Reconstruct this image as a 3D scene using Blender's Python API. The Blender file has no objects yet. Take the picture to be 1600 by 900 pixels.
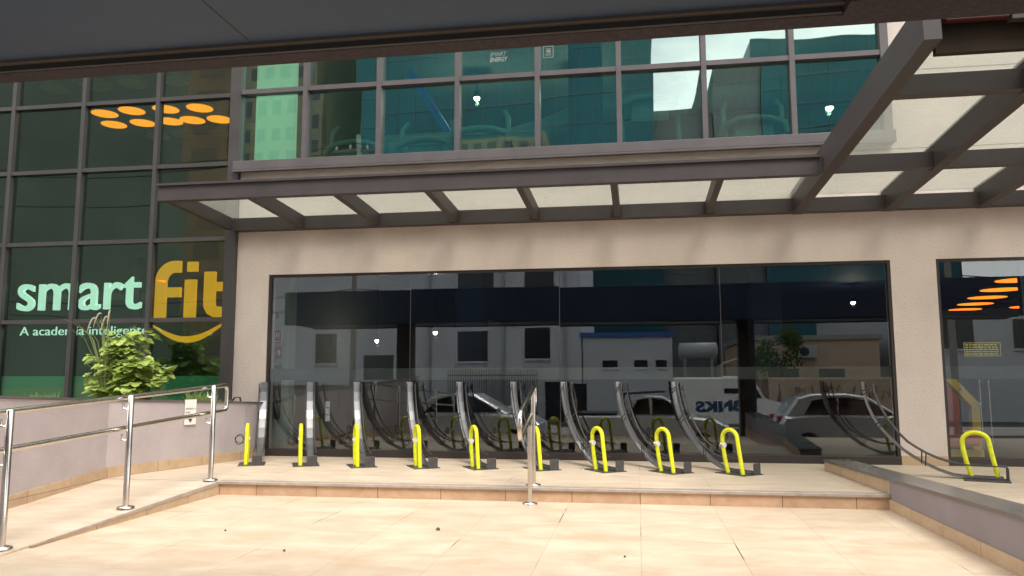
import bpy, math, random
from mathutils import Vector, Matrix, Euler
R_ = math.radians
random.seed(7)
sc = bpy.context.scene
COL = sc.collection

# ------------------------------------------------------------ camera, sky, sun
H = 0.95
cam = bpy.data.cameras.new('camera'); camo = bpy.data.objects.new('camera', cam); COL.objects.link(camo)
cam.sensor_width = 36; cam.lens = 1223.3 / 1600 * 36; cam.clip_end = 600; cam.clip_start = 0.05
yaw, pit, rol = R_(-9.054), R_(6.524), R_(-0.117)
fw = Vector((math.sin(yaw)*math.cos(pit), math.cos(yaw)*math.cos(pit), math.sin(pit)))
rt = fw.cross(Vector((0, 0, 1))).normalized(); up = rt.cross(fw)
r2 = rt*math.cos(rol) + up*math.sin(rol); u2 = -rt*math.sin(rol) + up*math.cos(rol)
camo.matrix_world = Matrix(((r2.x, u2.x, -fw.x, 0), (r2.y, u2.y, -fw.y, 0), (r2.z, u2.z, -fw.z, H), (0, 0, 0, 1)))
sc.camera = camo

SUN_EL, SUN_AZ = R_(58), R_(150)      # azimuth measured clockwise from +y (the facade side)
w = bpy.data.worlds.new('World'); sc.world = w; w.use_nodes = True
wn, wl = w.node_tree.nodes, w.node_tree.links
bg = wn['Background']
sky = wn.new('ShaderNodeTexSky'); sky.sky_type = 'NISHITA'; sky.sun_disc = False
sky.sun_elevation = SUN_EL; sky.sun_rotation = SUN_AZ; sky.dust_density = 3
tc = wn.new('ShaderNodeTexCoord'); mp = wn.new('ShaderNodeMapping'); mp.inputs['Scale'].default_value = (1, 1, 2.2)
nz = wn.new('ShaderNodeTexNoise'); nz.inputs['Scale'].default_value = 2.6; nz.inputs['Detail'].default_value = 7
nz.inputs['Roughness'].default_value = 0.55
cr = wn.new('ShaderNodeValToRGB'); cr.color_ramp.elements[0].position = 0.30; cr.color_ramp.elements[1].position = 0.52
mx = wn.new('ShaderNodeMixRGB'); mx.inputs[2].default_value = (15.5, 15.2, 14.6, 1)
wl.new(tc.outputs['Generated'], mp.inputs[0]); wl.new(mp.outputs[0], nz.inputs[0]); wl.new(nz.outputs[0], cr.inputs[0])
wl.new(cr.outputs[0], mx.inputs[0]); wl.new(sky.outputs[0], mx.inputs[1]); wl.new(mx.outputs[0], bg.inputs[0])
bg.inputs[1].default_value = 0.1
sl = bpy.data.lights.new('sun', 'SUN'); sl.energy = 2.0; sl.angle = R_(24); sl.color = (1, .93, .82)
so = bpy.data.objects.new('sun', sl); COL.objects.link(so)
sdir = Vector((math.sin(SUN_AZ)*math.cos(SUN_EL), math.cos(SUN_AZ)*math.cos(SUN_EL), math.sin(SUN_EL)))
so.rotation_euler = sdir.to_track_quat('Z', 'Y').to_euler()
sc.view_settings.view_transform = 'Standard'; sc.view_settings.look = 'None'
sc.view_settings.exposure = 0.85; sc.view_settings.gamma = 1
sc.cycles.max_bounces = 10; sc.cycles.transparent_max_bounces = 16; sc.cycles.diffuse_bounces = 3
sc.cycles.glossy_bounces = 4; sc.cycles.caustics_reflective = False; sc.cycles.caustics_refractive = False
sc.cycles.use_denoising = True

# ------------------------------------------------------------ materials
def mat(name, col, rough=.6, metal=0, spec=.5, noise=None, bump=None, emit=None, es=0, coat=0):
    """noise=(scale, amount, (sx,sy,sz)) mottles the colour; bump=(scale,strength)"""
    m = bpy.data.materials.new(name); m.use_nodes = True
    n, l = m.node_tree.nodes, m.node_tree.links
    b = n['Principled BSDF']
    b.inputs['Base Color'].default_value = (*col, 1); b.inputs['Roughness'].default_value = rough
    b.inputs['Metallic'].default_value = metal; b.inputs['Specular IOR Level'].default_value = spec
    b.inputs['Coat Weight'].default_value = coat
    if emit: b.inputs['Emission Color'].default_value = (*emit, 1); b.inputs['Emission Strength'].default_value = es
    if noise or bump:
        t = n.new('ShaderNodeTexCoord'); mpp = n.new('ShaderNodeMapping'); l.new(t.outputs['Object'], mpp.inputs[0])
    if noise:
        mpp.inputs['Scale'].default_value = noise[2] if len(noise) > 2 else (1, 1, 1)
        x = n.new('ShaderNodeTexNoise'); x.inputs['Scale'].default_value = noise[0]; x.inputs['Detail'].default_value = 8
        x.inputs['Roughness'].default_value = .6
        l.new(mpp.outputs[0], x.inputs[0])
        c = n.new('ShaderNodeValToRGB'); a = noise[1]
        c.color_ramp.elements[0].position = .3; c.color_ramp.elements[1].position = .7
        c.color_ramp.elements[0].color = (*[v*(1-a) for v in col], 1); c.color_ramp.elements[1].color = (*[min(1, v*(1+a)) for v in col], 1)
        l.new(x.outputs[0], c.inputs[0]); l.new(c.outputs[0], b.inputs['Base Color'])
        rr = n.new('ShaderNodeMapRange'); rr.inputs[3].default_value = max(0, rough-.08); rr.inputs[4].default_value = min(1, rough+.1)
        l.new(x.outputs[0], rr.inputs[0]); l.new(rr.outputs[0], b.inputs['Roughness'])
    if bump:
        x = n.new('ShaderNodeTexNoise'); x.inputs['Scale'].default_value = bump[0]; x.inputs['Detail'].default_value = 5
        l.new(t.outputs['Object'], x.inputs[0])
        bm_ = n.new('ShaderNodeBump'); bm_.inputs['Strength'].default_value = bump[1]; bm_.inputs['Distance'].default_value = .01
        l.new(x.outputs[0], bm_.inputs['Height']); l.new(bm_.outputs[0], b.inputs['Normal'])
    return m

def tile_mat(name, c1, c2, mortar, size=(.6, .6), msize=.0035, rough=.45, axis='XY', off=0.0, streak=(1.0, 3.0), jmin=.16):
    m = bpy.data.materials.new(name); m.use_nodes = True
    n, l = m.node_tree.nodes, m.node_tree.links; b = n['Principled BSDF']
    t = n.new('ShaderNodeTexCoord'); sx = n.new('ShaderNodeSeparateXYZ'); cx = n.new('ShaderNodeCombineXYZ')
    l.new(t.outputs['Object'], sx.inputs[0]); l.new(sx.outputs[axis[0]], cx.inputs[0]); l.new(sx.outputs[axis[1]], cx.inputs[1])
    br = n.new('ShaderNodeTexBrick'); br.offset = off; br.squash = 1
    br.inputs['Scale'].default_value = 1; br.inputs['Brick Width'].default_value = size[0]; br.inputs['Row Height'].default_value = size[1]
    br.inputs['Mortar Size'].default_value = msize; br.inputs['Mortar Smooth'].default_value = .3; br.inputs['Bias'].default_value = 0
    br.inputs['Color1'].default_value = (*c1, 1); br.inputs['Color2'].default_value = (*c2, 1); br.inputs['Mortar'].default_value = (*c2, 1)
    l.new(cx.outputs[0], br.inputs[0])
    # stone-like clouding, stretched one way
    mpp = n.new('ShaderNodeMapping'); mpp.inputs['Scale'].default_value = (streak[0], streak[1], 1); l.new(cx.outputs[0], mpp.inputs[0])
    x = n.new('ShaderNodeTexNoise'); x.inputs['Scale'].default_value = 2.1; x.inputs['Detail'].default_value = 10; x.inputs['Roughness'].default_value = .68
    x.inputs['Distortion'].default_value = .4
    l.new(mpp.outputs[0], x.inputs[0])
    c = n.new('ShaderNodeValToRGB'); c.color_ramp.elements[0].position = .3; c.color_ramp.elements[1].position = .68
    c.color_ramp.elements[0].color = (.80, .70, .64, 1); c.color_ramp.elements[1].color = (1.0, 1.0, 1.0, 1)
    l.new(x.outputs[0], c.inputs[0])
    mu = n.new('ShaderNodeMixRGB'); mu.blend_type = 'MULTIPLY'; mu.inputs[0].default_value = 1
    l.new(br.outputs['Color'], mu.inputs[1]); l.new(c.outputs[0], mu.inputs[2])
    # joints: dark in places, nearly invisible in others
    y = n.new('ShaderNodeTexNoise'); y.inputs['Scale'].default_value = 1.1; y.inputs['Detail'].default_value = 3; l.new(cx.outputs[0], y.inputs[0])
    yr = n.new('ShaderNodeMapRange'); yr.inputs[1].default_value = .54; yr.inputs[2].default_value = .64; l.new(y.outputs[0], yr.inputs[0])
    yr.inputs[3].default_value = jmin
    ml = n.new('ShaderNodeMath'); ml.operation = 'MULTIPLY'; l.new(br.outputs['Fac'], ml.inputs[0]); l.new(yr.outputs[0], ml.inputs[1])
    mm = n.new('ShaderNodeMixRGB'); mm.inputs[2].default_value = (*mortar, 1); l.new(ml.outputs[0], mm.inputs[0])
    # sparse dirt specks
    v = n.new('ShaderNodeTexNoise'); v.inputs['Scale'].default_value = 9; v.inputs['Detail'].default_value = 6; l.new(cx.outputs[0], v.inputs[0])
    vr = n.new('ShaderNodeMapRange'); vr.inputs[1].default_value = .70; vr.inputs[2].default_value = .78; vr.inputs[4].default_value = .5
    l.new(v.outputs[0], vr.inputs[0])
    md = n.new('ShaderNodeMixRGB'); md.inputs[2].default_value = (*[q*.5 for q in c1], 1); l.new(vr.outputs[0], md.inputs[0]); l.new(mu.outputs[0], md.inputs[1])
    l.new(md.outputs[0], mm.inputs[1]); l.new(mm.outputs[0], b.inputs['Base Color'])
    rr = n.new('ShaderNodeMapRange'); rr.inputs[3].default_value = rough-.1; rr.inputs[4].default_value = rough+.15
    l.new(x.outputs[0], rr.inputs[0]); l.new(rr.outputs[0], b.inputs['Roughness'])
    bp = n.new('ShaderNodeBump'); bp.invert = True; bp.inputs['Strength'].default_value = .12; bp.inputs['Distance'].default_value = .001
    l.new(br.outputs['Fac'], bp.inputs['Height']); l.new(bp.outputs[0], b.inputs['Normal'])
    b.inputs['Specular IOR Level'].default_value = .35
    return m

def glass_mat(name, tint, refl, f0, f90=.9, wav=0.0, wscale=1.2):
    m = bpy.data.materials.new(name); m.use_nodes = True
    n, l = m.node_tree.nodes, m.node_tree.links; n.remove(n['Principled BSDF'])
    t = n.new('ShaderNodeBsdfTransparent'); t.inputs[0].default_value = (*tint, 1)
    g = n.new('ShaderNodeBsdfGlossy'); g.inputs['Roughness'].default_value = 0.0; g.inputs[0].default_value = (*refl, 1)
    lw = n.new('ShaderNodeLayerWeight'); lw.inputs[0].default_value = .28
    mr = n.new('ShaderNodeMapRange'); mr.inputs[3].default_value = f0; mr.inputs[4].default_value = f90
    pw = n.new('ShaderNodeMath'); pw.operation = 'POWER'; pw.inputs[1].default_value = 2.0
    l.new(lw.outputs['Facing'], pw.inputs[0]); l.new(pw.outputs[0], mr.inputs[0])
    mix = n.new('ShaderNodeMixShader'); l.new(mr.outputs[0], mix.inputs[0]); l.new(t.outputs[0], mix.inputs[1]); l.new(g.outputs[0], mix.inputs[2])
    l.new(mix.outputs[0], n['Material Output'].inputs[0])
    if wav:
        tcx = n.new('ShaderNodeTexCoord'); x = n.new('ShaderNodeTexNoise'); x.inputs['Scale'].default_value = wscale; x.inputs['Detail'].default_value = 1
        l.new(tcx.outputs['Object'], x.inputs[0]); bp = n.new('ShaderNodeBump'); bp.inputs['Strength'].default_value = 1; bp.inputs['Distance'].default_value = wav
        l.new(x.outputs[0], bp.inputs['Height']); l.new(bp.outputs[0], g.inputs['Normal'])
    return m

def film_mat(name, col, opacity, trans=.5, thru=(1, 1, 1)):
    m = bpy.data.materials.new(name); m.use_nodes = True
    n, l = m.node_tree.nodes, m.node_tree.links; n.remove(n['Principled BSDF'])
    t = n.new('ShaderNodeBsdfTransparent'); d = n.new('ShaderNodeBsdfDiffuse'); tr = n.new('ShaderNodeBsdfTranslucent')
    d.inputs[0].default_value = (*col, 1); tr.inputs[0].default_value = (*col, 1); t.inputs[0].default_value = (*thru, 1)
    a = n.new('ShaderNodeMixShader'); a.inputs[0].default_value = trans; l.new(d.outputs[0], a.inputs[1]); l.new(tr.outputs[0], a.inputs[2])
    b = n.new('ShaderNodeMixShader')
    x = n.new('ShaderNodeTexNoise'); x.inputs['Scale'].default_value = 1.3; x.inputs['Detail'].default_value = 6
    tcx = n.new('ShaderNodeTexCoord'); l.new(tcx.outputs['Object'], x.inputs[0])
    mr = n.new('ShaderNodeMapRange'); mr.inputs[3].default_value = max(0, opacity-.12); mr.inputs[4].default_value = min(1, opacity+.12)
    l.new(x.outputs[0], mr.inputs[0]); l.new(mr.outputs[0], b.inputs[0])
    l.new(t.outputs[0], b.inputs[1]); l.new(a.outputs[0], b.inputs[2])
    l.new(b.outputs[0], n['Material Output'].inputs[0])
    return m

def leaf_mat(name, c1, c2):
    m = bpy.data.materials.new(name); m.use_nodes = True
    n, l = m.node_tree.nodes, m.node_tree.links; b = n['Principled BSDF']
    gi = n.new('ShaderNodeNewGeometry'); c = n.new('ShaderNodeValToRGB')
    c.color_ramp.elements[0].color = (*c1, 1); c.color_ramp.elements[1].color = (*c2, 1)
    l.new(gi.outputs['Random Per Island'], c.inputs[0]); l.new(c.outputs[0], b.inputs['Base Color']); b.inputs['Roughness'].default_value = .5
    tr = n.new('ShaderNodeBsdfTranslucent'); l.new(c.outputs[0], tr.inputs[0])
    a = n.new('ShaderNodeMixShader'); a.inputs[0].default_value = .35; l.new(b.outputs[0], a.inputs[1]); l.new(tr.outputs[0], a.inputs[2])
    l.new(a.outputs[0], n['Material Output'].inputs[0])
    return m

M = {}
M['floor'] = tile_mat('floor_tile', (.62, .535, .42), (.57, .48, .37), (.13, .09, .06), streak=(1.0, 1.7), msize=.0045)
M['floor_up'] = tile_mat('terrace_tile', (.60, .52, .42), (.58, .50, .40), (.3, .22, .16), streak=(1, 3))
M['riser'] = tile_mat('riser_tile', (.58, .40, .27), (.52, .37, .25), (.12, .08, .055), size=(.58, 3), axis='XZ', msize=.004, streak=(3, 4), jmin=.85)
M['base_tile'] = tile_mat('skirting_tile', (.55, .42, .28), (.50, .38, .26), (.16, .11, .08), size=(.58, 3), axis='YZ', msize=.004, streak=(3, 4), jmin=.7)
M['beige'] = mat('beige_textured_paint', (.58, .50, .46), .85, noise=(1.7, .12, (1.0, 1, .5)), bump=(40, .6))
M['lilac'] = mat('lilac_grey_paint', (.42, .365, .37), .8, noise=(2.2, .10), bump=(60, .3))
M['stone'] = mat('grey_coping_stone', (.115, .105, .10), .28, noise=(2.5, .22), bump=(12, .03))
M['nosing'] = mat('stone_nosing', (.36, .30, .26), .4, noise=(9, .2))
M['frame'] = mat('brown_grey_aluminium', (.098, .087, .092), .45, noise=(4, .12), spec=.4)
M['canopy'] = mat('brown_grey_steel_paint', (.054, .046, .048), .5, spec=.3, noise=(3, .14), bump=(40, .08))
M['darkframe'] = mat('dark_bronze_aluminium', (.035, .026, .026), .4)
M['black'] = mat('black_rubber', (.012, .012, .013), .6)
M['rack'] = mat('graphite_metallic_paint', (.25, .25, .265), .33, metal=.8)
M['rackd'] = mat('black_painted_steel', (.05, .047, .048), .42, noise=(20, .3))
M['yellow'] = mat('fluorescent_yellow_paint', (.70, .73, .008), .42, noise=(26, .14), bump=(60, .06), coat=.15)
M['steel'] = mat('brushed_stainless_steel', (.62, .58, .54), .2, metal=1, noise=(25, .10, (1, 1, .15)))
M['marq'] = mat('graphite_composite_panel', (.034, .055, .095), .45, noise=(1.2, .14), spec=.16)
M['marqlip'] = mat('purple_brown_steel_edge', (.032, .024, .029), .7, spec=.2, noise=(60, .5))
M['brown'] = mat('dark_brown_panel', (.028, .019, .013), .8, spec=.1, noise=(3, .2))
M['redpaint'] = mat('dark_red_paint', (.06, .006, .007), .6)
M['white'] = mat('white_matte', (.78, .77, .74), .6, noise=(5, .05))
M['ink'] = mat('dark_ink', (.06, .06, .06), .7)
M['soil'] = mat('dry_soil', (.11, .075, .05), .95, noise=(14, .5), bump=(25, 1))
M['glass_low'] = glass_mat('grey_shop_glass', (.80, .84, .84), (.93, .97, 1), .082, .75, wav=.0006, wscale=.8)
M['glass_up'] = glass_mat('teal_tinted_glass', (.60, .83, .77), (.92, 1, .99), .25, .9, wav=.0028, wscale=.9)
M['glass_left'] = glass_mat('green_tinted_glass', (.50, .68, .58), (.85, .95, .88), .11, .85, wav=.002, wscale=.7)
M['glass_top'] = film_mat('milky_laminated_glass', (.36, .365, .34), .28, .7, (.90, .92, .88))
M['film'] = film_mat('frosted_window_film', (.14, .145, .14), .9, .3)
M['int_dark'] = mat('dark_navy_interior', (.018, .032, .085), .7, noise=(2, .3))
M['int_grey'] = mat('interior_grey_plaster', (.16, .17, .16), .8, noise=(2, .1))
M['int_floor'] = mat('interior_rubber_floor', (.045, .045, .05), .5, noise=(10, .2))
M['int_light'] = mat('interior_pale_wall', (.62, .64, .58), .8, noise=(1.5, .06))
M['orange'] = mat('glowing_orange_diffuser', (.9, .4, .03), .5, emit=(1.0, .21, .004), es=2.7)
M['orange_r'] = mat('glowing_deep_orange_diffuser', (.9, .3, .03), .5, emit=(1.0, .20, .012), es=1.9)
M['dimdisc'] = mat('unlit_pale_diffuser', (.85, .66, .34), .6)
M['lampglow'] = mat('lit_spot_lens', (1, .9, .7), .5, emit=(1, .86, .62), es=22)
M['mint_sign'] = mat('lit_white_letter', (.8, .8, .8), .5, emit=(1.0, 1.0, .98), es=1.0)
M['yellow_sign'] = mat('lit_yellow_letter', (.8, .40, .01), .5, emit=(1.0, .29, .003), es=1.15)
M['duct'] = mat('galvanised_duct', (.55, .57, .58), .5, noise=(3, .15, (6, 1, 1)))
M['blue'] = mat('glowing_blue_paint', (.01, .08, .42), .5, emit=(.01, .12, .8), es=.07)  # slight glow put in for light on the beam, not a lamp
M['asphalt'] = mat('asphalt', (.055, .055, .055), .9, noise=(6, .25), bump=(80, .5))
M['pave'] = mat('concrete_pavement', (.28, .27, .25), .85, noise=(3, .15))
M['bwhite'] = mat('white_building_paint', (.50, .51, .54), .8, noise=(.6, .10, (1, 1, .4)))
M['bbeige'] = mat('ochre_building_paint', (.45, .34, .24), .85, noise=(.8, .15))
M['bbrown'] = mat('brown_brick_tower', (.34, .225, .165), .85, noise=(.3, .2))
M['bolive'] = mat('olive_apartment_wall', (.15, .14, .09), .85, noise=(1, .2))
M['winblack'] = mat('dark_window_recess', (.015, .018, .022), .25)
M['tealglass'] = mat('teal_tower_glass', (.005, .085, .11), .18, noise=(.15, .25), spec=.25)
M['roofblue'] = mat('blue_metal_roof', (.03, .09, .3), .5)
M['tank'] = mat('white_tank_paint', (.33, .35, .39), .5)
M['concrete'] = mat('concrete', (.26, .25, .23), .9, noise=(3, .15))
M['van_ink'] = mat('navy_van_lettering', (.02, .06, .16), .5)
M['leaf'] = leaf_mat('broad_leaf', (.24, .36, .06), (.50, .60, .17))
M['grassleaf'] = leaf_mat('grass_blade', (.17, .26, .06), (.38, .42, .18))
M['plume'] = leaf_mat('pale_seed_plume', (.55, .55, .38), (.72, .70, .55))
M['stem'] = mat('green_stem', (.15, .2, .05), .7)
M['treeleaf'] = leaf_mat('tree_leaf', (.03, .07, .015), (.08, .14, .03))
M['bark'] = mat('bark', (.10, .075, .055), .9, noise=(10, .3))
M['gym_yellow'] = mat('machine_yellow_paint', (.80, .50, .02), .45)
M['gym_red'] = mat('machine_red_pad', (.75, .10, .05), .5)
M['sig_red'] = mat('red_sign_face', (.42, .03, .03), .5)

# ------------------------------------------------------------ mesh builder
class MB:
    def __init__(s): s.v = []; s.f = []; s.sm = []
    def add(s, vs, fs, smooth=False):
        o = len(s.v); s.v += [tuple(v) for v in vs]
        for f in fs: s.f.append(tuple(i+o for i in f)); s.sm.append(smooth)
        return s
    def box(s, x0, x1, y0, y1, z0, z1, b=0.0):
        if b <= 0:
            vs = [(x, y, z) for z in (z0, z1) for y in (y0, y1) for x in (x0, x1)]
            return s.add(vs, [(0, 2, 3, 1), (4, 5, 7, 6), (0, 1, 5, 4), (2, 6, 7, 3), (0, 4, 6, 2), (1, 3, 7, 5)])
        # chamfered box
        vs = []; idx = {}
        xs, ys, zs = (x0, x1), (y0, y1), (z0, z1)
        for i in (0, 1):
            for j in (0, 1):
                for k in (0, 1):
                    sx, sy, sz = (b if i == 0 else -b), (b if j == 0 else -b), (b if k == 0 else -b)
                    for a, p in enumerate(((xs[i], ys[j]+sy, zs[k]+sz), (xs[i]+sx, ys[j], zs[k]+sz), (xs[i]+sx, ys[j]+sy, zs[k]))):
                        idx[(i, j, k, a)] = len(vs); vs.append(p)
        I = lambda i, j, k, a: idx[(i, j, k, a)]
        fs = []
        for i in (0, 1): fs.append((I(i, 0, 0, 0), I(i, 1, 0, 0), I(i, 1, 1, 0), I(i, 0, 1, 0)))
        for j in (0, 1): fs.append((I(0, j, 0, 1), I(1, j, 0, 1), I(1, j, 1, 1), I(0, j, 1, 1)))
        for k in (0, 1): fs.append((I(0, 0, k, 2), I(1, 0, k, 2), I(1, 1, k, 2), I(0, 1, k, 2)))
        for j in (0, 1):
            for k in (0, 1): fs.append((I(0, j, k, 1), I(1, j, k, 1), I(1, j, k, 2), I(0, j, k, 2)))
        for i in (0, 1):
            for k in (0, 1): fs.append((I(i, 0, k, 0), I(i, 1, k, 0), I(i, 1, k, 2), I(i, 0, k, 2)))
        for i in (0, 1):
            for j in (0, 1): fs.append((I(i, j, 0, 0), I(i, j, 1, 0), I(i, j, 1, 1), I(i, j, 0, 1)))
        for i in (0, 1):
            for j in (0, 1):
                for k in (0, 1): fs.append((I(i, j, k, 0), I(i, j, k, 1), I(i, j, k, 2)))
        return s.add(vs, fs)
    def bar(s, a, b, wd, ht, upv=(0, 0, 1)):
        """rectangular bar from a to b (centre line), width wd sideways, height ht along upv"""
        a = Vector(a); b = Vector(b); d = (b-a).normalized(); u = Vector(upv); sd = d.cross(u).normalized(); u = sd.cross(d).normalized()
        vs = []
        for p in (a, b):
            for i, j in ((-1, -1), (1, -1), (1, 1), (-1, 1)): vs.append(p + sd*(i*wd/2) + u*(j*ht/2))
        return s.add(vs, [(0, 3, 2, 1), (4, 5, 6, 7), (0, 1, 5, 4), (1, 2, 6, 5), (2, 3, 7, 6), (3, 0, 4, 7)])
    def tube(s, pts, r, n=10, cap=True):
        pts = [Vector(p) for p in pts]; rs = r if isinstance(r, (list, tuple)) else [r]*len(pts)
        rings = []; prev = None
        for i, p in enumerate(pts):
            d = ((pts[min(i+1, len(pts)-1)]-p).normalized() + (p-pts[max(i-1, 0)]).normalized())
            if d.length < 1e-6: d = Vector((0, 0, 1))
            d.normalize()
            if prev is None:
                prev = d.orthogonal().normalized()
            u = (prev - d*prev.dot(d)); u = u.normalized() if u.length > 1e-5 else d.orthogonal().normalized(); prev = u; v = d.cross(u)
            rings.append([p + (u*math.cos(t) + v*math.sin(t))*rs[i] for t in [2*math.pi*k/n for k in range(n)]])
        vs = [q for rg in rings for q in rg]; fs = []
        for i in range(len(pts)-1):
            for k in range(n): fs.append((i*n+k, i*n+(k+1) % n, (i+1)*n+(k+1) % n, (i+1)*n+k))
        s.add(vs, fs, True)
        if cap:
            s.add(rings[0], [tuple(reversed(range(n)))]); s.add(rings[-1], [tuple(range(n))])
        return s
    def disc(s, c, r, h, n=24, rx=None):
        rx = rx or r; x, y, z = c
        return s.tube([(x, y, z), (x, y, z+h)], r, n)
    def prism(s, poly, y0, y1, fn=None):
        """polygon (x,z) extruded along y"""
        n = len(poly); vs = [(x, y0, z) for x, z in poly] + [(x, y1, z) for x, z in poly]
        if fn: vs = [fn(v) for v in vs]
        return s.add(vs, [tuple(range(n)), tuple(reversed(range(n, 2*n)))] + [(i, i+n, (i+1) % n+n, (i+1) % n) for i in range(n)])
    def ribbon(s, pts, wd, y0, y1):
        """stroke of width wd along (x,z) points, extruded between y0 and y1"""
        L, Rr = [], []
        for i, p in enumerate(pts):
            a = pts[max(i-1, 0)]; b = pts[min(i+1, len(pts)-1)]
            dx, dz = b[0]-a[0], b[1]-a[1]; q = math.hypot(dx, dz) or 1; nx, nzz = -dz/q, dx/q
            ww = wd[i] if isinstance(wd, (list, tuple)) else wd
            L.append((p[0]+nx*ww/2, p[1]+nzz*ww/2)); Rr.append((p[0]-nx*ww/2, p[1]-nzz*ww/2))
        for i in range(len(pts)-1):
            s.prism([L[i], L[i+1], Rr[i+1], Rr[i]], y0, y1)
        return s
    def build(s, name, m, parent=None, loc=None):
        me = bpy.data.meshes.new(name); me.from_pydata(s.v, [], s.f); me.update()
        me.polygons.foreach_set('use_smooth', s.sm)
        import bmesh
        b = bmesh.new(); b.from_mesh(me); bmesh.ops.recalc_face_normals(b, faces=b.faces); b.to_mesh(me); b.free()
        me.materials.append(m)
        o = bpy.data.objects.new(name, me); COL.objects.link(o)
        if parent: o.parent = parent
        if loc: o.location = loc
        return o

def empty(name, loc=(0, 0, 0), rz=0):
    o = bpy.data.objects.new(name, None); COL.objects.link(o); o.location = loc; o.rotation_euler = (0, 0, rz)
    o.empty_display_size = .1
    return o
def tag(o, label, cat, group=None, kind=None):
    o['label'] = label; o['category'] = cat
    if group: o['group'] = group
    if kind: o['kind'] = kind
    return o
def struct(o): o['kind'] = 'structure'; return o
def copy_tree(o, parent=None):
    c = o.copy(); COL.objects.link(c)
    if parent: c.parent = parent
    for ch in list(o.children): copy_tree(ch, c)
    return c
def thing(name, label, cat, loc=(0, 0, 0), rz=0, group=None): return tag(empty(name, loc, rz), label, cat, group)

def text_obj(name, body, m, width, height, depth=.02, bold=.0, shear=0, parent=None, at=(0, 0, 0), rz=0, spacing=1.0):
    """flat lettering standing in the xz plane, lower left corner at `at`, stretched to width x height"""
    cu = bpy.data.curves.new('t', 'FONT'); cu.body = body; cu.size = 1; cu.extrude = .02; cu.offset = bold; cu.shear = shear
    cu.space_character = spacing; cu.resolution_u = 6
    t = bpy.data.objects.new('t', cu); COL.objects.link(t); bpy.context.view_layer.update()
    me = bpy.data.meshes.new_from_object(t.evaluated_get(bpy.context.evaluated_depsgraph_get()))
    bpy.data.objects.remove(t); bpy.data.curves.remove(cu)
    xs = [v.co.x for v in me.vertices]; ys = [v.co.y for v in me.vertices]
    x0, x1, y0, y1 = min(xs), max(xs), min(ys), max(ys)
    for v in me.vertices:
        v.co = Vector(((v.co.x-x0)/(x1-x0)*width, -(v.co.z/.02)*depth/2, (v.co.y-y0)/(y1-y0)*height))
    me.materials.clear(); me.materials.append(m); me.name = name
    o = bpy.data.objects.new(name, me); COL.objects.link(o); o.location = at; o.rotation_euler = (0, 0, rz)
    if parent: o.parent = parent
    return o

GY = 9.24           # glass plane
WY = 9.20           # beige wall face

# ------------------------------------------------------------ ground
struct(MB().box(-400, 400, -400, 60, -1.3, -.93).build('ground', M['asphalt']))
struct(MB().box(-60, 60, -10.5, -6.6, -.926, -.80).build('pavement', M['pave']))
# plaza: level in front of the step, sloping down towards the street behind the camera
xs0, xs1 = -14, 2.06
struct(MB().add([(xs0, 6.9, -.12), (xs1, 6.9, -.12), (xs1, 3.3, -.13), (xs0, 3.3, -.13), (xs1, -.2, -.9), (xs0, -.2, -.9),
                 (xs0, 6.9, -1.1), (xs1, 6.9, -1.1), (xs1, -.2, -1.1), (xs0, -.2, -1.1)],
                [(0, 3, 2, 1), (3, 5, 4, 2), (0, 1, 7, 6), (5, 9, 8, 4), (0, 6, 9, 5, 3), (1, 2, 4, 8, 7), (6, 7, 8, 9)]).build('plaza_floor', M['floor']))
struct(MB().box(-3.86, 2.0, 6.91, GY-.03, -.5, 0).build('platform', M['floor_up']))
struct(MB().add([(-5.3, GY-.03, -.5), (-3.864, GY-.03, -.5), (-3.864, 6.93, -.5), (-5.3, 6.93, -.5), (-5.3, GY-.03, .0), (-3.864, GY-.03, .0), (-3.864, 6.93, 0), (-5.3, 6.93, 0)],
                [(0, 1, 2, 3), (4, 7, 6, 5), (0, 4, 5, 1), (1, 5, 6, 2), (2, 6, 7, 3), (3, 7, 4, 0)]).build('landing', M['floor_up']))
struct(MB().add([(-5.3, 6.926, -.004), (-3.86, 6.926, -.004), (-3.86, 4.35, -.121), (-5.3, 4.35, -.121),
                 (-5.3, 6.926, -.4), (-3.86, 6.926, -.4), (-3.86, 4.35, -.4), (-5.3, 4.35, -.4)],
                [(0, 3, 2, 1), (4, 5, 6, 7), (0, 1, 5, 4), (1, 2, 6, 5), (2, 3, 7, 6), (3, 0, 4, 7)]).build('ramp', M['floor_up']))
struct(MB().add([(-3.858, 6.905, -.03), (-3.846, 6.905, -.03), (-3.846, 4.6, -.118), (-3.858, 4.6, -.118), (-3.858, 6.905, -.2), (-3.846, 6.905, -.2), (-3.846, 4.6, -.2), (-3.858, 4.6, -.2)],
                [(0, 1, 2, 3), (4, 7, 6, 5), (0, 4, 5, 1), (1, 5, 6, 2), (2, 6, 7, 3), (3, 7, 4, 0)]).build('ramp_side', M['base_tile']))
struct(MB().add([(-3.858, 6.905, .002), (-3.84, 6.905, .002), (-3.84, 4.6, -.108), (-3.858, 4.6, -.108), (-3.858, 6.905, -.03), (-3.84, 6.905, -.03), (-3.84, 4.6, -.117), (-3.858, 4.6, -.117)],
                [(0, 1, 2, 3), (4, 7, 6, 5), (0, 4, 5, 1), (1, 5, 6, 2), (2, 6, 7, 3), (3, 7, 4, 0)]).build('ramp_edge', M['nosing']))
struct(MB().box(-3.84, 2.0, 6.893, 6.908, -.3, -.025).build('step_riser', M['riser']))
struct(MB().box(-3.86, 1.998, 6.872, 6.99, -.024, .004, .004).build('step_nosing', M['nosing']))
struct(MB().box(2.2, 14, 5.3, GY-.03, -.6, .0).build('terrace_floor', M['floor_up']))
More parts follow.
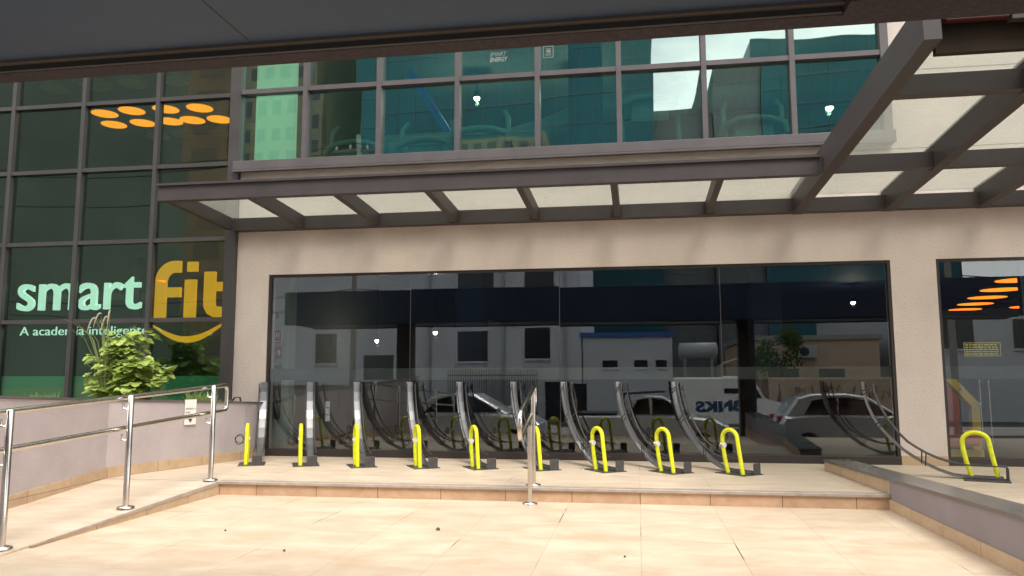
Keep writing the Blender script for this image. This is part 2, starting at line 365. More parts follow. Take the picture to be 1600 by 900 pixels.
struct(MB().box(2.3, 14, 5.0, 5.296, -.9, -.15).box(2.3, 14, 4.7, 4.996, -.95, -.3).build('terrace_steps', M['riser']))

# ------------------------------------------------------------ low walls
def wall_strip(pl, th, zb, name, m, parent, side=1):
    """pl: list of (x,y,ztop) ; thickness th to the +side"""
    b = MB(); n = len(pl); vs = []
    for i, (x, y, z) in enumerate(pl):
        a = pl[max(i-1, 0)]; c = pl[min(i+1, n-1)]; d = Vector((c[0]-a[0], c[1]-a[1])).normalized(); nx, ny = d.y*side, -d.x*side
        z0 = zb(i) if callable(zb) else zb
        vs += [(x, y, z0), (x, y, z), (x+nx*th, y+ny*th, z), (x+nx*th, y+ny*th, z0)]
    fs = []
    for i in range(n-1):
        for k in range(4): fs.append((4*i+k, 4*i+(k+1) % 4, 4*i+4+(k+1) % 4, 4*i+4+k))
    fs += [(3, 2, 1, 0), tuple(4*(n-1)+k for k in range(4))]
    return b.add(vs, fs).build(name, m, parent)

PL = [(-4.56, 9.19), (-4.60, 8.75), (-5.06, 6.95), (-4.93, 5.9), (-4.86, 5.2), (-4.80, 3.4), (-4.8, 1.6)]
def ptop(y): return .655 + (9.2-y)*.043
def pfl(y): return 0 if y > 6.93 else -.12 if y < 4.4 else -.12*(6.93-y)/2.53
pw = thing('planter_wall', 'low lilac-grey planter wall with tiled skirting along the ramp', 'wall')
wall_strip([(x, y, ptop(y)-.02) for x, y in PL], .16, -.4, 'wall', M['lilac'], pw, 1)
wall_strip([(x-.0, y, ptop(y)) for x, y in [(q[0]+.012, q[1]) for q in PL]], .185, lambda i: ptop(PL[i][1])-.018, 'coping', M['stone'], pw, 1)
wall_strip([(x+.012, y, pfl(y)+.10) for x, y in PL], .011, lambda i: pfl(PL[i][1])-.02, 'skirting', M['base_tile'], pw, 1)
sb = MB(); sb.add([(-4.75, 9.18, .60), (-4.78, 8.75, .60), (-5.23, 6.95, .65), (-5.1, 5.9, .68), (-5.0, 3.4, .75), (-5.0, 1.6, .8), (-13, 1.6, .8), (-13, 9.18, .60)], [tuple(range(8))])
struct(sb.build('planter_soil', M['soil']))

PR = [(1.88, 8.62, .085), (2.0, 6.90, .113), (2.03, 4.62, .185), (2.05, 2.6, .25)]
rw = thing('parapet_wall', 'low lilac-grey wall with dark stone coping right of the step', 'wall')
M['mauve_shaded'] = mat('shaded_mauve_grey_paint', (.255, .22, .235), .8, noise=(2.2, .10), bump=(60, .3))  # lilac made purpler; shade of the left-facing side put into its colour
wall_strip(PR[1:], .24, -.6, 'wall', M['mauve_shaded'], rw, -1)
wall_strip([(PR[0][0], PR[0][1], PR[0][2]-.004), (2.0, 6.902, .109)], .24, -.02, 'tiled_end', M['base_tile'], rw, -1)
wall_strip([(x-.012, y, z+.022) for x, y, z in PR], .265, lambda i: PR[i][2]+.001, 'coping', M['stone'], rw, -1)
wall_strip([(x-.012, y, -.035) for x, y, z in PR[1:]], .011, -.3, 'skirting', M['base_tile'], rw, -1)

# ------------------------------------------------------------ the gym building
G = thing('building', 'beige building with green glass curtain wall and long dark shopfront', 'building')
wb = MB()
TH = .22
def wbox(x0, x1, z0, z1): wb.box(x0, x1, WY, WY+TH, z0, z1)
wbox(-5.01, -4.575, 0.0, 2.245)
wbox(-5.01, 14, 2.245, 3.583)
wbox(2.805, 3.28, 0.0, 2.245)
wbox(2.90, 14, 3.584, 9)
wbox(-5.01, 2.90, 5.9, 9)
wb.build('wall', M['beige'], G)
MB().box(2.807, 3.278, WY-.012, WY-.001, 0.0, .10).build('skirting', M['base_tile'], G)
rl = MB()
for i in range(3): rl.box(-5.0, 14, WY-.004, WY, 3.2, 3.2)
# curtain wall, left
MX = [-12.7, -11.6, -10.52, -9.43, -8.35, -7.29, -6.20, -5.10]
MZ = [.62, 1.69, 2.725, 3.705, 4.62, 5.9]
cw = MB()
for x in MX[:-1]: cw.box(x-.028, x+.028, 9.15, 9.25, .55, 5.95)
cw.box(-5.155, -5.012, 9.13, 9.26, .4, 5.95)
for z in MZ: cw.box(-12.7, -5.156, 9.158, 9.245, z-.026, z+.026)
cwo = cw.build('curtain_wall_frame', M['darkframe'], G)
M['curtframe'] = mat('dark_grey_curtain_frame', (.05, .047, .048), .4, noise=(4, .1))
cwo.data.materials[0] = M['curtframe']
for i in range(len(MX)-1):
    for j in range(len(MZ)-1):
        x0, x1, z0, z1 = MX[i]+.03, MX[i+1]-.03, MZ[j]+.028, MZ[j+1]-.028
        cx, cz = (x0+x1)/2, (z0+z1)/2; p = MB().box(x0-cx, x1-cx, -.004, .004, z0-cz, z1-cz).build('pane', M['glass_left'], cwo)
        p.location = (cx, 9.215, cz); p.rotation_euler = (random.uniform(-.004, .004), 0, random.uniform(-.005, .005))
# upper strip window
UX = [-5.10, -4.13, -3.15, -2.14, -1.14, -.155, .842, 1.842, 2.84]
UZ = [3.705, 4.64, 5.9]
uf = MB()
for i, x in enumerate(UX[1:-1]): uf.box(x-.03, x+.03, 9.13, 9.25, 3.70, 5.9)
uf.box(2.81, 2.898, 9.13, 9.26, 3.56, 5.9)
for z in UZ[1:]: uf.box(-5.01, 2.809, 9.142, 9.245, z-.03, z+.03)
ufo = uf.build('strip_window', M['frame'], G)
sl_ = MB(); sl_.box(-5.05, 2.905, 9.06, 9.25, 3.585, 3.70, .004).box(-5.05, 2.905, 9.05, 9.10, 3.56, 3.582)
sl_.build('sill', M['frame'], ufo)
for i in range(len(UX)-1):
    for j in range(2):
        x0, x1, z0, z1 = UX[i]+.025, UX[i+1]-.025, UZ[j]+.0, UZ[j+1]-.026
        if i == 0: x0 = -5.01
        cx, cz = (x0+x1)/2, (z0+z1)/2; p = MB().box(x0-cx, x1-cx, -.004, .004, z0-cz, z1-cz).build('pane', M['glass_up'], ufo)
        p.location = (cx, 9.215, cz); p.rotation_euler = (random.uniform(-.006, .006), 0, random.uniform(-.007, .007))
# ground floor shopfronts
def shopfront(x0, x1, joints, zt):
    f = MB(); f.box(x0, x1, 9.19, 9.29, 0.0, .085, .003); f.box(x0, x1, 9.215, 9.28, zt-.03, zt)
    f.box(x0, x0+.03, 9.21, 9.28, .086, zt-.031); f.box(x1-.03, x1, 9.21, 9.28, .086, zt-.031)
    fo = f.build('shop_window', M['darkframe'], G)
    xs = [x0+.03]+joints+[x1-.03]
    for a, b in zip(xs[:-1], xs[1:]):
        cx = (a+b)/2
        p = MB().box(a+.003-cx, b-.003-cx, -.004, .004, .086, zt-.031).build('pane', M['glass_low'], fo)
        p.location = (cx, GY, 0); p.rotation_euler = (random.uniform(-.0015, .0015), 0, random.uniform(-.002, .002))
        MB().box(a+.004-cx, b-.004-cx, .006, .007, .925, 1.065).build('frosted_band', M['film'], p)
    for j in joints: MB().box(j-.0025, j+.0025, GY-.004, GY+.004, .09, zt-.035).build('silicone_joint', M['frame'], fo)
    return fo
shopfront(-4.573, 2.803, [-2.73, -.90, .955], 2.243)
shopfront(3.282, 7.6, [5.1], 2.243)
MB().box(7.6, 14, WY, WY+.2, 0, 2.244).build('wall', M['beige'], G)
mu = MB(); mu.box(4.18, 4.26, 9.32, 9.40, 0, 2.24); mu.build('mullion', M['darkframe'], G)
# shell: floors, roof, interior walls
MB().box(-5.19, 14, 9.45, 34, 2.92, 3.50).build('floor_slab', M['int_dark'], G)
MB().box(-13, 14, 9.30, 34, -.5, -.02).build('interior_floor', M['int_floor'], G)
MB().box(-13, -5.2, 9.3, 14.8, 5.35, 5.6).build('interior_ceiling', M['int_dark'], G)
MB().box(-13, 14, 9.35, 34, 5.96, 6.2).build('roof', M['int_grey'], G)
MB().box(-13, -5.2, 13.6, 13.75, 0, 5.34).build('back_wall', mat('dark_green_plaster', (.13, .16, .13), .8, noise=(.7, .3)), G)
MB().box(-13.2, -12.9, 9.0, 15, -.5, 6).build('side_wall', M['int_grey'], G)
MB().box(-5.199, 14, 33.9, 34.1, -.3, 6).box(13.8, 14, 9.5, 33.9, -.3, 5.9).build('back_wall', M['int_dark'], G)
MB().box(-5.19, 13.7, 15.0, 15.15, 3.51, 5.95).build('back_wall', mat('dark_teal_interior', (.04, .06, .062), .7, noise=(.6, .3)), G)
MB().box(-5.18, -4.98, 9.35, 33.8, -.1, 2.93).build('party_wall', M['int_grey'], G)
MB().box(-4.97, -4.60, 9.9, 10.1, 0, 2.90).build('stub_wall', mat('interior_sage_plaster', (.42, .47, .41), .8, noise=(2, .08)), G)
MB().box(-5.05, -4.50, 9.62, 9.72, 3.51, 5.94).build('green_panel', mat('self_glowing_green_wall', (.60, .80, .58), .7, noise=(1.2, .06), emit=(.75, .9, .65), es=.34), G)  # faint emission stands in for room light falling on this wall
MB().box(-4.44, -3.6, 10.6, 10.75, 3.51, 5.94).build('partition', M['int_grey'], G)
MB().box(-13, -5.2, 9.40, 9.45, 0, .98).build('low_partition', mat('pale_green_low_wall', (.50, .80, .64), .7, noise=(1, .1)), G)
for x in (-2.6, 1.9, 6.2): MB().box(x-.22, x+.22, 12.0, 12.44, 0, 2.91).build('pillar', M['int_dark'], G)
MB().box(4.9, 8.2, 16.0, 16.2, 0, 2.2).build('partition', M['int_light'], G)
for x in (-8.75, -7.75, -6.75): MB().box(x-.035, x+.035, 9.72, 9.80, 0, 2.6).build('inner_post', M['black'], G)
MB().box(-12.9, -5.2, 9.74, 9.79, 2.02, 2.12).build('inner_rail', M['black'], G)
# roof-line joint in wall band
MB().box(-5.0, 2.9, WY-.003, WY+.0, 3.345, 3.352).build('wall_joint', M['nosing'], G)

# ------------------------------------------------------------ interior fittings
def ceil_disc(x, y, z, r, m, label, group, name='ceiling_light'):
    o = thing(name, label, 'ceiling light', (x, y, z), 0, group)
    MB().tube([(0, 0, .0), (0, 0, .05)], r+.015, 28).build('housing', M['int_grey'], o)
    MB().tube([(0, 0, -.006), (0, 0, -.001)], r, 28).build('diffuser', m, o)
    return o
nm = ['first', 'second', 'third', 'fourth', 'fifth', 'sixth', 'seventh', 'eighth', 'ninth', 'tenth']
back = [(-8.49, 11.09), (-7.98, 10.87), (-7.68, 11.07)]
A = [(-8.38, 11.02), (-7.83, 11.02), (-7.28, 11.02), (-6.73, 11.02), (-6.2, 11.02)]
B = [(-8.63, 11.58), (-8.10, 11.58), (-7.60, 11.58), (-7.20, 11.58), (-6.74, 11.62)]
A = [(-8.49, 11.09), (-7.98, 10.87)] and [(-8.42, 11.06), (-7.90, 11.0), (-7.32, 11.02), (-6.76, 11.06)]
for i, (x, y) in enumerate(A): ceil_disc(x, y, 5.2, .20, M['orange'], 'glowing orange ceiling disc behind green glass, %s from left in upper row' % nm[i], 'orange disc lights behind the curtain wall')
for i, (x, y) in enumerate(B): ceil_disc(x, y, 5.2, .20, M['orange'], 'glowing orange ceiling disc behind green glass, %s from left in lower row' % nm[i], 'orange disc lights behind the curtain wall')
for i, (x, y) in enumerate([(-8.4, 9.95), (-7.75, 9.95), (-7.15, 9.95), (-6.5, 9.95)]): ceil_disc(x, y, 5.2, .2, M['dimdisc'], 'unlit pale ceiling disc above the orange ones, %s from left' % nm[i], 'unlit disc lights behind the curtain wall')
for i, (x, y) in enumerate([(-8.3, 12.3), (-7.8, 12.3), (-7.1, 12.3), (-6.5, 12.2)]): ceil_disc(x, y, 5.2, .2, M['dimdisc'], 'unlit pale ceiling disc below the orange ones, %s from left' % nm[i], 'unlit disc lights behind the curtain wall')
k = 0
for row, (x0, y0, x1, y1, n) in enumerate([(7.55, 16.9, 10.6, 29.5, 8), (10.0, 21.2, 11.9, 28.0, 4)]):
    for i in range(n):
        t = i/(n-1); ceil_disc(x0+(x1-x0)*t, y0+(y1-y0)*t, 2.86, .42, M['orange_r'], 'glowing orange ceiling disc in right shop window, %s from front of %s row' % (nm[i], ['left', 'right'][row]), 'orange disc lights in the right shop window')
for row, (x0, y0, x1, y1, n) in enumerate([(8.7, 17.3, 11.3, 28.5, 6)]):
    for i in range(n):
        t = i/(n-1); ceil_disc(x0+(x1-x0)*t, y0+(y1-y0)*t, 2.86, .42, M['dimdisc'], 'unlit pale ceiling disc between orange rows in right shop window, %s from front' % nm[i], 'unlit disc lights in the right shop window')
def spot(x, y, z, label, zc, r=.05, e=16):
    o = thing('spot_light', label, 'spotlight', (x, y, z), 0, 'small ceiling spotlights')
    MB().tube([(0, 0, .03), (0, 0, zc-z)], .008, 6).build('rod', M['black'], o)
    MB().tube([(0, 0, -.02), (0, 0, .09)], [r*1.15, r*.8], 14).build('shade', M['black'], o)
    s = MB(); n_ = 10
    s.tube([(0, 0, -.07), (0, 0, -.055), (0, 0, -.03), (0, 0, -.021)], [r*.4, r*.8, r, r*.9], 14).build('bulb', M['lampglow'], o)
    l = bpy.data.lights.new('spot_lamp', 'POINT'); l.energy = e; l.color = (1, .85, .65); l.shadow_soft_size = .03
    lo = bpy.data.objects.new('spot_lamp', l); COL.objects.link(lo); lo.parent = o; lo.location = (0, 0, -.105)
spot(-2.525, 12.2, 5.55, 'bright ceiling spot behind strip window above the curved machine', 5.95)
spot(-.908, 12.15, 5.55, 'bright ceiling spot behind middle of the upper strip window', 5.95)
spot(2.25, 11.4, 5.2, 'small ceiling spot beside the last mullion of the strip window', 5.95, .04)
spot(3.0, 12.3, 5.1, 'large warm ceiling spot behind rightmost pane of strip window', 5.95, .06)
spot(4.55, 17.5, 2.55, 'bright ceiling spot near upper right corner of main shop window', 2.92, .045, 6)
spot(-3.4, 13.0, 1.75, 'small hanging spot behind left half of main shop window', 2.92, .035, 5)
spot(-5.9+1.6, 12.6, 1.6, 'small hanging spot near left end of main shop window', 2.92, .03, 3)
# duct
d = thing('air_duct', 'long round galvanised air duct under the upstairs ceiling', 'duct')
DP = [(-4.0, 10.9, 4.3), (-1.7, 10.9, 4.33), (-1.2, 10.9, 4.45), (-.5, 10.9, 4.72), (0, 10.9, 4.80), (3.9, 10.9, 4.88)]
MB().tube(DP, .22, 24).build('duct_body', M['duct'], d)
for x_, z_ in ((-3.6, 4.305), (-2.5, 4.318), (.9, 4.82), (2.0, 4.842), (3.1, 4.865)): MB().tube([(x_, 10.9, z_), (x_+.05, 10.9, z_)], .232, 24).build('duct_collar', M['duct'], d)
o = thing('glass_cabinet', 'dark tall cabinet behind the fifth strip pane', 'cabinet', (-.62, 10.3, 3.51))
MB().box(-.22, .22, -.2, .2, 0, 2.1, .01).build('body', M['black'], o)
MB().box(-.20, .20, -.215, -.201, .1, 1.0).build('door', M['winblack'], o)
tag(MB().bar((-3.35, 11.2, 5.6), (-2.3, 11.2, 3.9), .1, .20, (0, 1, 0)).build('stair_stringer', M['blue']), 'diagonal blue beam behind third and fourth strip panes', 'beam')
# treadmills upstairs
M['mintgrey'] = mat('grey_machine_plastic', (.22, .26, .25), .4)
M['decal'] = mat('faded_decal_ink', (.20, .24, .22), .6)
def treadmill(x, y, z, label, rz=0):
    o = thing('treadmill', label, 'treadmill', (x, y, z), rz, 'exercise machines behind the strip window')
    MB().box(-.38, .38, -.2, 1.6, .02, .2, .02).build('deck', M['black'], o)
    a = MB().tube([(-.36, .0, .1), (-.36, .12, 1.0), (-.3, .2, 1.12)], .035, 8); a.build('upright', M['mintgrey'], o)
    a = MB().tube([(.36, .0, .1), (.36, .12, 1.0), (.3, .2, 1.12)], .035, 8); a.build('upright', M['mintgrey'], o)
    pts = [(-.40, -.02, .62), (-.36, -.04, .74), (-.2, -.05, .80), (0, -.05, .82), (.2, -.05, .80), (.36, -.04, .74), (.40, -.02, .62)]
    MB().tube(pts, .05, 8).build('console_hood', M['mintgrey'], o)
    MB().box(-.24, .24, -.03, .03, .50, .75, .01).build('console', M['mintgrey'], o)
    MB().tube([(-.36, .2, .70), (-.36, .5, .72)], .02, 6).tube([(.36, .2, .70), (.36, .5, .72)], .02, 6).build('handrail', M['black'], o)
treadmill(-4.05+.3, 9.9, 3.3, 'grey exercise machine behind the second strip pane')
treadmill(-2.75, 9.9, 3.3, 'grey exercise machine behind the third strip pane')
treadmill(-1.98, 9.75, 3.35, 'pale green curved machine behind the fourth strip pane')
treadmill(.22, 9.95, 3.72, 'pale green tall machine behind the sixth strip pane')
treadmill(1.5, 9.9, 3.35, 'grey exercise machine behind the seventh strip pane')
for x_, lb in ((-3.0, 'third'), (-1.95, 'fourth'), (1.2, 'seventh'), (1.95, 'eighth')): tag(MB().tube([(x_, 10.2, 3.51), (x_, 10.2, 4.25)], .015, 8).build('machine_post', M['mintgrey']), 'thin grey machine post behind the %s strip pane from left' % lb, 'post', 'thin posts behind the strip window')
# right shop window: yellow machine
o = thing('exercise_machine', 'yellow framed exercise machine with red pad in right window', 'exercise machine')
MB().bar((3.55, 9.95, .98), (3.88, 10.0, .62), .09, .09).bar((3.88, 10.0, .66), (3.88, 10.0, .10), .09, .09, (0, 1, 0)).bar((3.45, 9.95, .06), (3.95, 10.05, .06), .09, .09).build('frame', M['gym_yellow'], o)
MB().box(3.68, 3.86, 9.80, 9.92, .16, .34, .02).box(3.50, 3.80, 10.2, 10.3, .1, .85, .02).build('pad', M['gym_red'], o)
b = MB()
for t in (0, .5, 1): b.disc((3.55+.33*t+.01, 9.9, .98-.36*t), .022, .03, 10)
b.build('bolt', M['white'], o)
o = thing('glass_door_frame', 'thin metal door frame behind the right shop window', 'door frame')
MB().tube([(4.35, 11.0, 0), (4.35, 11.0, .92)], .012, 8).tube([(4.46, 11.0, 0), (4.46, 11.0, .90)], .012, 8).build('post', M['steel'], o)
# grey cabinet and signs behind the left end of the main window
o = thing('cabinet', 'dark grey metal cabinet on sage wall inside main window', 'cabinet', (-4.79, 9.845, .42))
MB().box(-.10, .10, -.05, .05, 0, .50, .006).build('body', M['ink'], o); MB().box(-.10, .10, -.05, .05, .53, .70, .006).build('door', M['ink'], o)
o = thing('hydrant_sign', 'white square sign with dark red H on the wall inside', 'sign', (-4.575+.08, 9.6, 1.36))
o.location = (-4.755, 9.88, 1.40)
MB().box(-.06, .06, -.004, .004, 0, .2).build('sign_plate', M['white'], o)
MB().box(-.05, .05, -.008, -.0045, .01, .19).build('sign_face', M['sig_red'], o)
text_obj('letter', 'H', M['white'], .045, .075, .004, .03, parent=o, at=(-.0225, -.013, .08))
MB().box(-.03, .03, -.012, -.0085, .03, .045).build('sign_line', M['white'], o)
o = thing('extinguisher_sign', 'small red sign below the H sign on inside wall', 'sign', (-4.75, 9.88, 1.22))
MB().box(-.07, .055, -.006, .006, 0, .14).build('sign_face', M['sig_red'], o)
MB().tube([(.02, -.01, .03), (.02, -.01, .1)], .016, 10).build('pictogram', M['white'], o)
o = thing('wall_bell', 'small round dark bell above the H sign inside', 'bell', (-4.77, 9.87, 1.78))
MB().tube([(0, 0, 0), (0, -.03, 0)], [.04, .03], 16).build('bell_dome', M['black'], o)
o = thing('paper_notice', 'narrow white paper notice stuck inside the window near second stand', 'notice', (-3.78, 9.27, .42))
b = MB()
for i in range(3): b.box(-.028, .028, 0, .002, .085*i, .085*i+.075)
b.build('paper', M['white'], o)

# ------------------------------------------------------------ lettering behind the green glass
S = thing('wall_sign', 'mint green lit word with small slogan behind green glass', 'sign')
y0 = 9.55
def stro(b, pts, wd, x, z, s, y0, y1): b.ribbon([(x+p[0]*s, z+p[1]*s) for p in pts], wd*s, y0, y1)
def arc(cx, cy, r, a0, a1, n=10, ry=None): ry = ry or r; return [(cx+r*math.cos(R_(a0+(a1-a0)*i/n)), cy+ry*math.sin(R_(a0+(a1-a0)*i/n))) for i in range(n+1)]
text_obj('word', 'smart', M['mint_sign'], 1.87, .445, .05, .004, parent=S, at=(-8.47, 9.6, 1.875))
text_obj('slogan', 'A academia inteligente', M['mint_sign'], 1.93, .155, .01, -.004, parent=S, at=(-8.41, 9.6, 1.50), rz=0)
S2 = thing('wall_sign', 'yellow lit word underlined by a smile curve behind green glass', 'sign')
b = MB(); Y0, Y1 = 9.57, 9.62
W = .155
b.ribbon([(-6.31, 1.75), (-6.31, 2.26)] + [(-6.12+.19*math.cos(a), 2.24+.20*math.sin(a)) for a in [R_(180-9*i) for i in range(11)]] + [(-6.03, 2.44)], W, Y0, Y1)
b.box(-6.23, -6.02, Y0+.001, Y1-.001, 2.03, 2.16)
b.build('letter', M['yellow_sign'], S2)
MB().box(-5.955, -5.80, Y0, Y1, 1.75, 2.26).box(-5.93, -5.79, Y0, Y1, 2.37, 2.50).build('letter', M['yellow_sign'], S2)
b = MB(); b.ribbon([(-5.60, 2.36), (-5.60, 1.99), (-5.595, 1.90), (-5.565, 1.85), (-5.52, 1.825), (-5.42, 1.82)], [W, W, W, W*.98, W*.94, W*.86], Y0, Y1)
b.box(-5.52, -5.40, Y0+.001, Y1-.001, 2.10, 2.22)
b.build('letter', M['yellow_sign'], S2)
n = 18; top = []; bot = []
for i in range(n+1):
    t = i/n; x = -6.42+1.05*t
    top.append((x, 1.665-.175*math.sin(math.pi*t)+.02*t)); bot.append((x, 1.655-.245*math.sin(math.pi*t)+.02*t))
b = MB()
for i in range(n): b.prism([top[i], top[i+1], bot[i+1], bot[i]], Y0, Y1)
b.build('smile_curve', M['yellow_sign'], S2)
# decals upstairs and on right window
D = thing('window_decal', 'faint white two line decal on fourth upper strip pane', 'decal', (-1.74, 9.206, 4.85))
text_obj('top_line', 'SMART', M['decal'], .21, .05, .001, .0, .3, D, (0, 0, .075)); text_obj('bottom_line', 'ENERGY', M['decal'], .225, .06, .001, .03, .3, D, (0, 0, 0))
D = thing('window_decal', 'faint square outlined emblem on fifth upper strip pane', 'decal', (-1.075, 9.206, 4.86))
b = MB(); b.box(0, .13, 0, .001, 0, .008).box(0, .13, 0, .001, .142, .15).box(0, .008, 0, .001, .008, .142).box(.122, .13, 0, .001, .008, .142)
b.box(.03, .10, 0, .001, .03, .04).box(.04, .10, 0, .001, .055, .065).box(.045, .095, 0, .001, .075, .1).box(.035, .1, 0, .001, .11, .118).build('emblem', M['decal'], D)
D = thing('window_notice', 'yellow outlined block of small text on right shop window', 'decal', (3.52, 9.231, 1.17))
M['yel_ink'] = mat('dull_yellow_ink', (.30, .28, .10), .6)
b = MB(); b.box(0, .37, 0, .001, 0, .006).box(0, .37, 0, .001, .142, .148).box(0, .006, 0, .001, .006, .142).box(.364, .37, 0, .001, .006, .142); b.build('outline', M['yel_ink'], D)
b = MB()
for j in range(5):
    x = .015
    while x < .33:
        ww = random.uniform(.02, .05); b.box(x, min(.35, x+ww), 0, .001, .018+j*.025, .030+j*.025); x += ww+.008
b.build('text_lines', M['yel_ink'], D)

# ------------------------------------------------------------ canopy
TL = .05
def cz(y): return TL*(GY-y)
C = thing('canopy', 'brown steel canopy with milky glass panels over the stands', 'canopy')
b = MB(); b.box(-5.02, 8.0, 9.06, 9.199, 2.80, 2.955); b.build('ledger_beam', M['canopy'], C)
bx = [-5.06, -4.10, -3.13, -2.13, -1.157, -.20, .84]
YF = 7.66
for x in bx: MB().bar((x, 9.06, 2.875+cz(9.06)), (x, YF+.1, 2.875+cz(YF+.1)), .07, .15).build('rafter', M['canopy'], C)
b = MB(); b.box(-5.10, 1.75, YF-.05, YF+.05, 2.86, 3.03); b.build('front_beam', M['canopy'], C)
b = MB(); b.box(-5.12, 1.75, YF-.075, YF-.052, 3.02, 3.045).box(-5.12, 1.75, YF-.0515, YF+.06, 3.032, 3.045); b.build('flashing', M['canopy'], C)
for i in range(len(bx)):
    x0 = bx[i]+.0; x1 = bx[i+1] if i+1 < len(bx) else 1.77
    za, zb = 2.965+cz(9.15), 2.965+cz(YF+.06)
    p = MB().add([(x0+.004, 9.15, za), (x1-.004, 9.15, za), (x1-.004, YF+.06, zb-.005), (x0+.004, YF+.06, zb-.005),
              (x0+.004, 9.15, za+.01), (x1-.004, 9.15, za+.01), (x1-.004, YF+.06, zb+.005), (x0+.004, YF+.06, zb+.005)],
             [(0, 1, 2, 3), (4, 7, 6, 5), (0, 4, 5, 1), (1, 5, 6, 2), (2, 6, 7, 3), (3, 7, 4, 0)])
    p.build('glass_panel', M['glass_top'], C)
for x in bx[1:]:
    b = MB()
    b.box(x-.06, x+.06, 9.05, 9.059, 2.815, 2.945); b.tube([(x-.047, 9.05, 2.85), (x-.047, 9.04, 2.85)], .009, 8).tube([(x+.047, 9.05, 2.85), (x+.047, 9.04, 2.85)], .009, 8).tube([(x-.047, 9.05, 2.91), (x-.047, 9.04, 2.91)], .009, 8).tube([(x+.047, 9.05, 2.91), (x+.047, 9.04, 2.91)], .009, 8)
    b.build('bolt_plate', M['canopy'], C)
C2 = thing('entrance_canopy', 'large brown steel pergola canopy with milky glass at right', 'canopy')
XB = [1.83, 2.80, 3.77, 4.74, 5.71]
YE = 4.95
for i, x in enumerate(XB):
    wd, ht = (.105, .27) if i == 0 else (.10, .24)
    MB().bar((x, 9.19, 2.79+ht/2+cz(9.19)), (x, YE, 2.79+ht/2+cz(YE)), wd, ht).build('main_beam', M['canopy'], C2)
for i in range(len(XB)-1):
    for y in (YF, 5.88):
        MB().box(XB[i]+.052, XB[i+1]-.052, y-.05, y+.05, 2.80+cz(y), 2.95+cz(y)).build('cross_beam', M['canopy'], C2)
    ys = [9.15, YF, 5.88, 5.14]
    for a, c in zip(ys[:-1], ys[1:]):
        x0, x1 = XB[i]+.055, XB[i+1]-.055; za, zb = 3.0+cz(a), 3.0+cz(c)
        MB().add([(x0, a, za), (x1, a, za), (x1, c+.008, zb), (x0, c+.008, zb), (x0, a, za+.01), (x1, a, za+.01), (x1, c+.008, zb+.01), (x0, c+.008, zb+.01)],
                 [(0, 1, 2, 3), (4, 7, 6, 5), (0, 4, 5, 1), (1, 5, 6, 2), (2, 6, 7, 3), (3, 7, 4, 0)]).build('glass_panel', M['glass_top'], C2)
MB().box(1.89, 6, 5.08, 5.13, 2.965, 3.21).build('fascia_board', M['brown'], C2)
MB().box(1.93, 2.30, 5.0, 5.06, 3.145, 3.25, .006).build('red_panel', M['redpaint'], C2)
MB().box(2.31, 6, 5.0, 5.07, 3.13, 3.30).build('front_beam', M['canopy'], C2)
# marquee over the entrance to the plaza
Q = thing('marquee', 'dark grey panelled entrance marquee overhead with brown lower edge', 'marquee')
MB().box(-7.5, 7.5, 1.1, 2.458, 2.122, 2.20).build('soffit', M['marq'], Q)
MB().box(-7.5, 7.5, 2.459, 2.483, 2.112, 2.20).build('soffit_trim', mat('taupe_trim', (.055, .045, .042), .6), Q)
MB().box(-7.5, .66, 2.484, 2.498, 2.092, 2.20).build('shade_strip', M['black'], Q)  # black strip added as the shade on the edge beam's back face
MB().box(-7.5, 7.5, 2.499, 2.588, 2.09, 2.75, .003).build('edge_beam', M['marqlip'], Q)
MB().box(.662, 7.5, 2.40, 2.498, 2.085, 2.111).build('edge_plate', M['marqlip'], Q)
MB().box(-7.5, 7.5, 2.589, 2.60, 2.10, 2.76).build('front_fascia', M['marq'], Q)
MB().box(-7.5, 7.5, 1.1, 2.60, 2.765, 2.80).build('top_panel', M['marq'], Q)
MB().box(-7.5, 7.5, 1.0, 1.099, 2.10, 2.80).build('street_fascia', M['marq'], Q)
b = MB()
for x in (-5.6, -2.9, -1.32, 1.95): b.box(x-.0015, x+.0015, 1.1, 2.455, 2.1205, 2.1215)
b.build('panel_joint', M['black'], Q)
for x in (-4.95, 2.17): MB().box(x-.16, x+.16, 1.9, 2.2, -.9, 2.16).build('column', M['darkframe'], Q)

# ------------------------------------------------------------ rails
def flange(b, x, y, z): b.tube([(x, y, z), (x, y, z+.012), (x, y, z+.02)], [.065, .065, .035], 20)
hr = thing('handrail', 'stainless steel double handrail climbing the ramp on the left', 'handrail')
XR = -3.96
def rz_(y): return .862 + .052*(y-6.93)
for y, z in ((6.93, 0.0), (5.70, -.055), (4.49, -.112), (3.3, -.13)):
    b = MB(); tp = rz_(y)
    b.tube([(XR, y, z), (XR, y, tp+.012), (XR, y, tp+.02)], [.0235, .0235, .015], 16); flange(b, XR, y, z)
    b.build('post', M['steel'], hr)
    b = MB()
    for dz in (0, -.243):
        b.tube([(XR, y, tp-.09+dz), (XR-.0, y-.0, tp-.09+dz), (XR-.062, y, tp-.088+dz), (XR-.066, y, tp-.04+dz)], .008, 8)
    b.build('bracket', M['steel'], hr)
xr = XR-.066
loop = []
for a in range(0, 91, 15): loop.append((xr, 7.24+.05*math.sin(R_(a)), rz_(7.24)-.05+.05*math.cos(R_(a))))
for a in range(0, 91, 15): loop.append((xr, 7.24+.05*math.cos(R_(a)), rz_(7.24)-.193-.05*math.sin(R_(a))))
MB().tube([(xr, 1.5, rz_(1.5)), (xr, 3, rz_(3)), (xr, 7.0, rz_(7))] + loop + [(xr, 7.0, rz_(7)-.243), (xr, 1.5, rz_(1.5)-.243)], .0205, 14).build('rail', M['steel'], hr)
ch = thing('handrail', 'short stainless steel handrail standing mid step with looped ends', 'handrail')
XC = -.925
def rc(y): return .655+.27*(y-6.35)
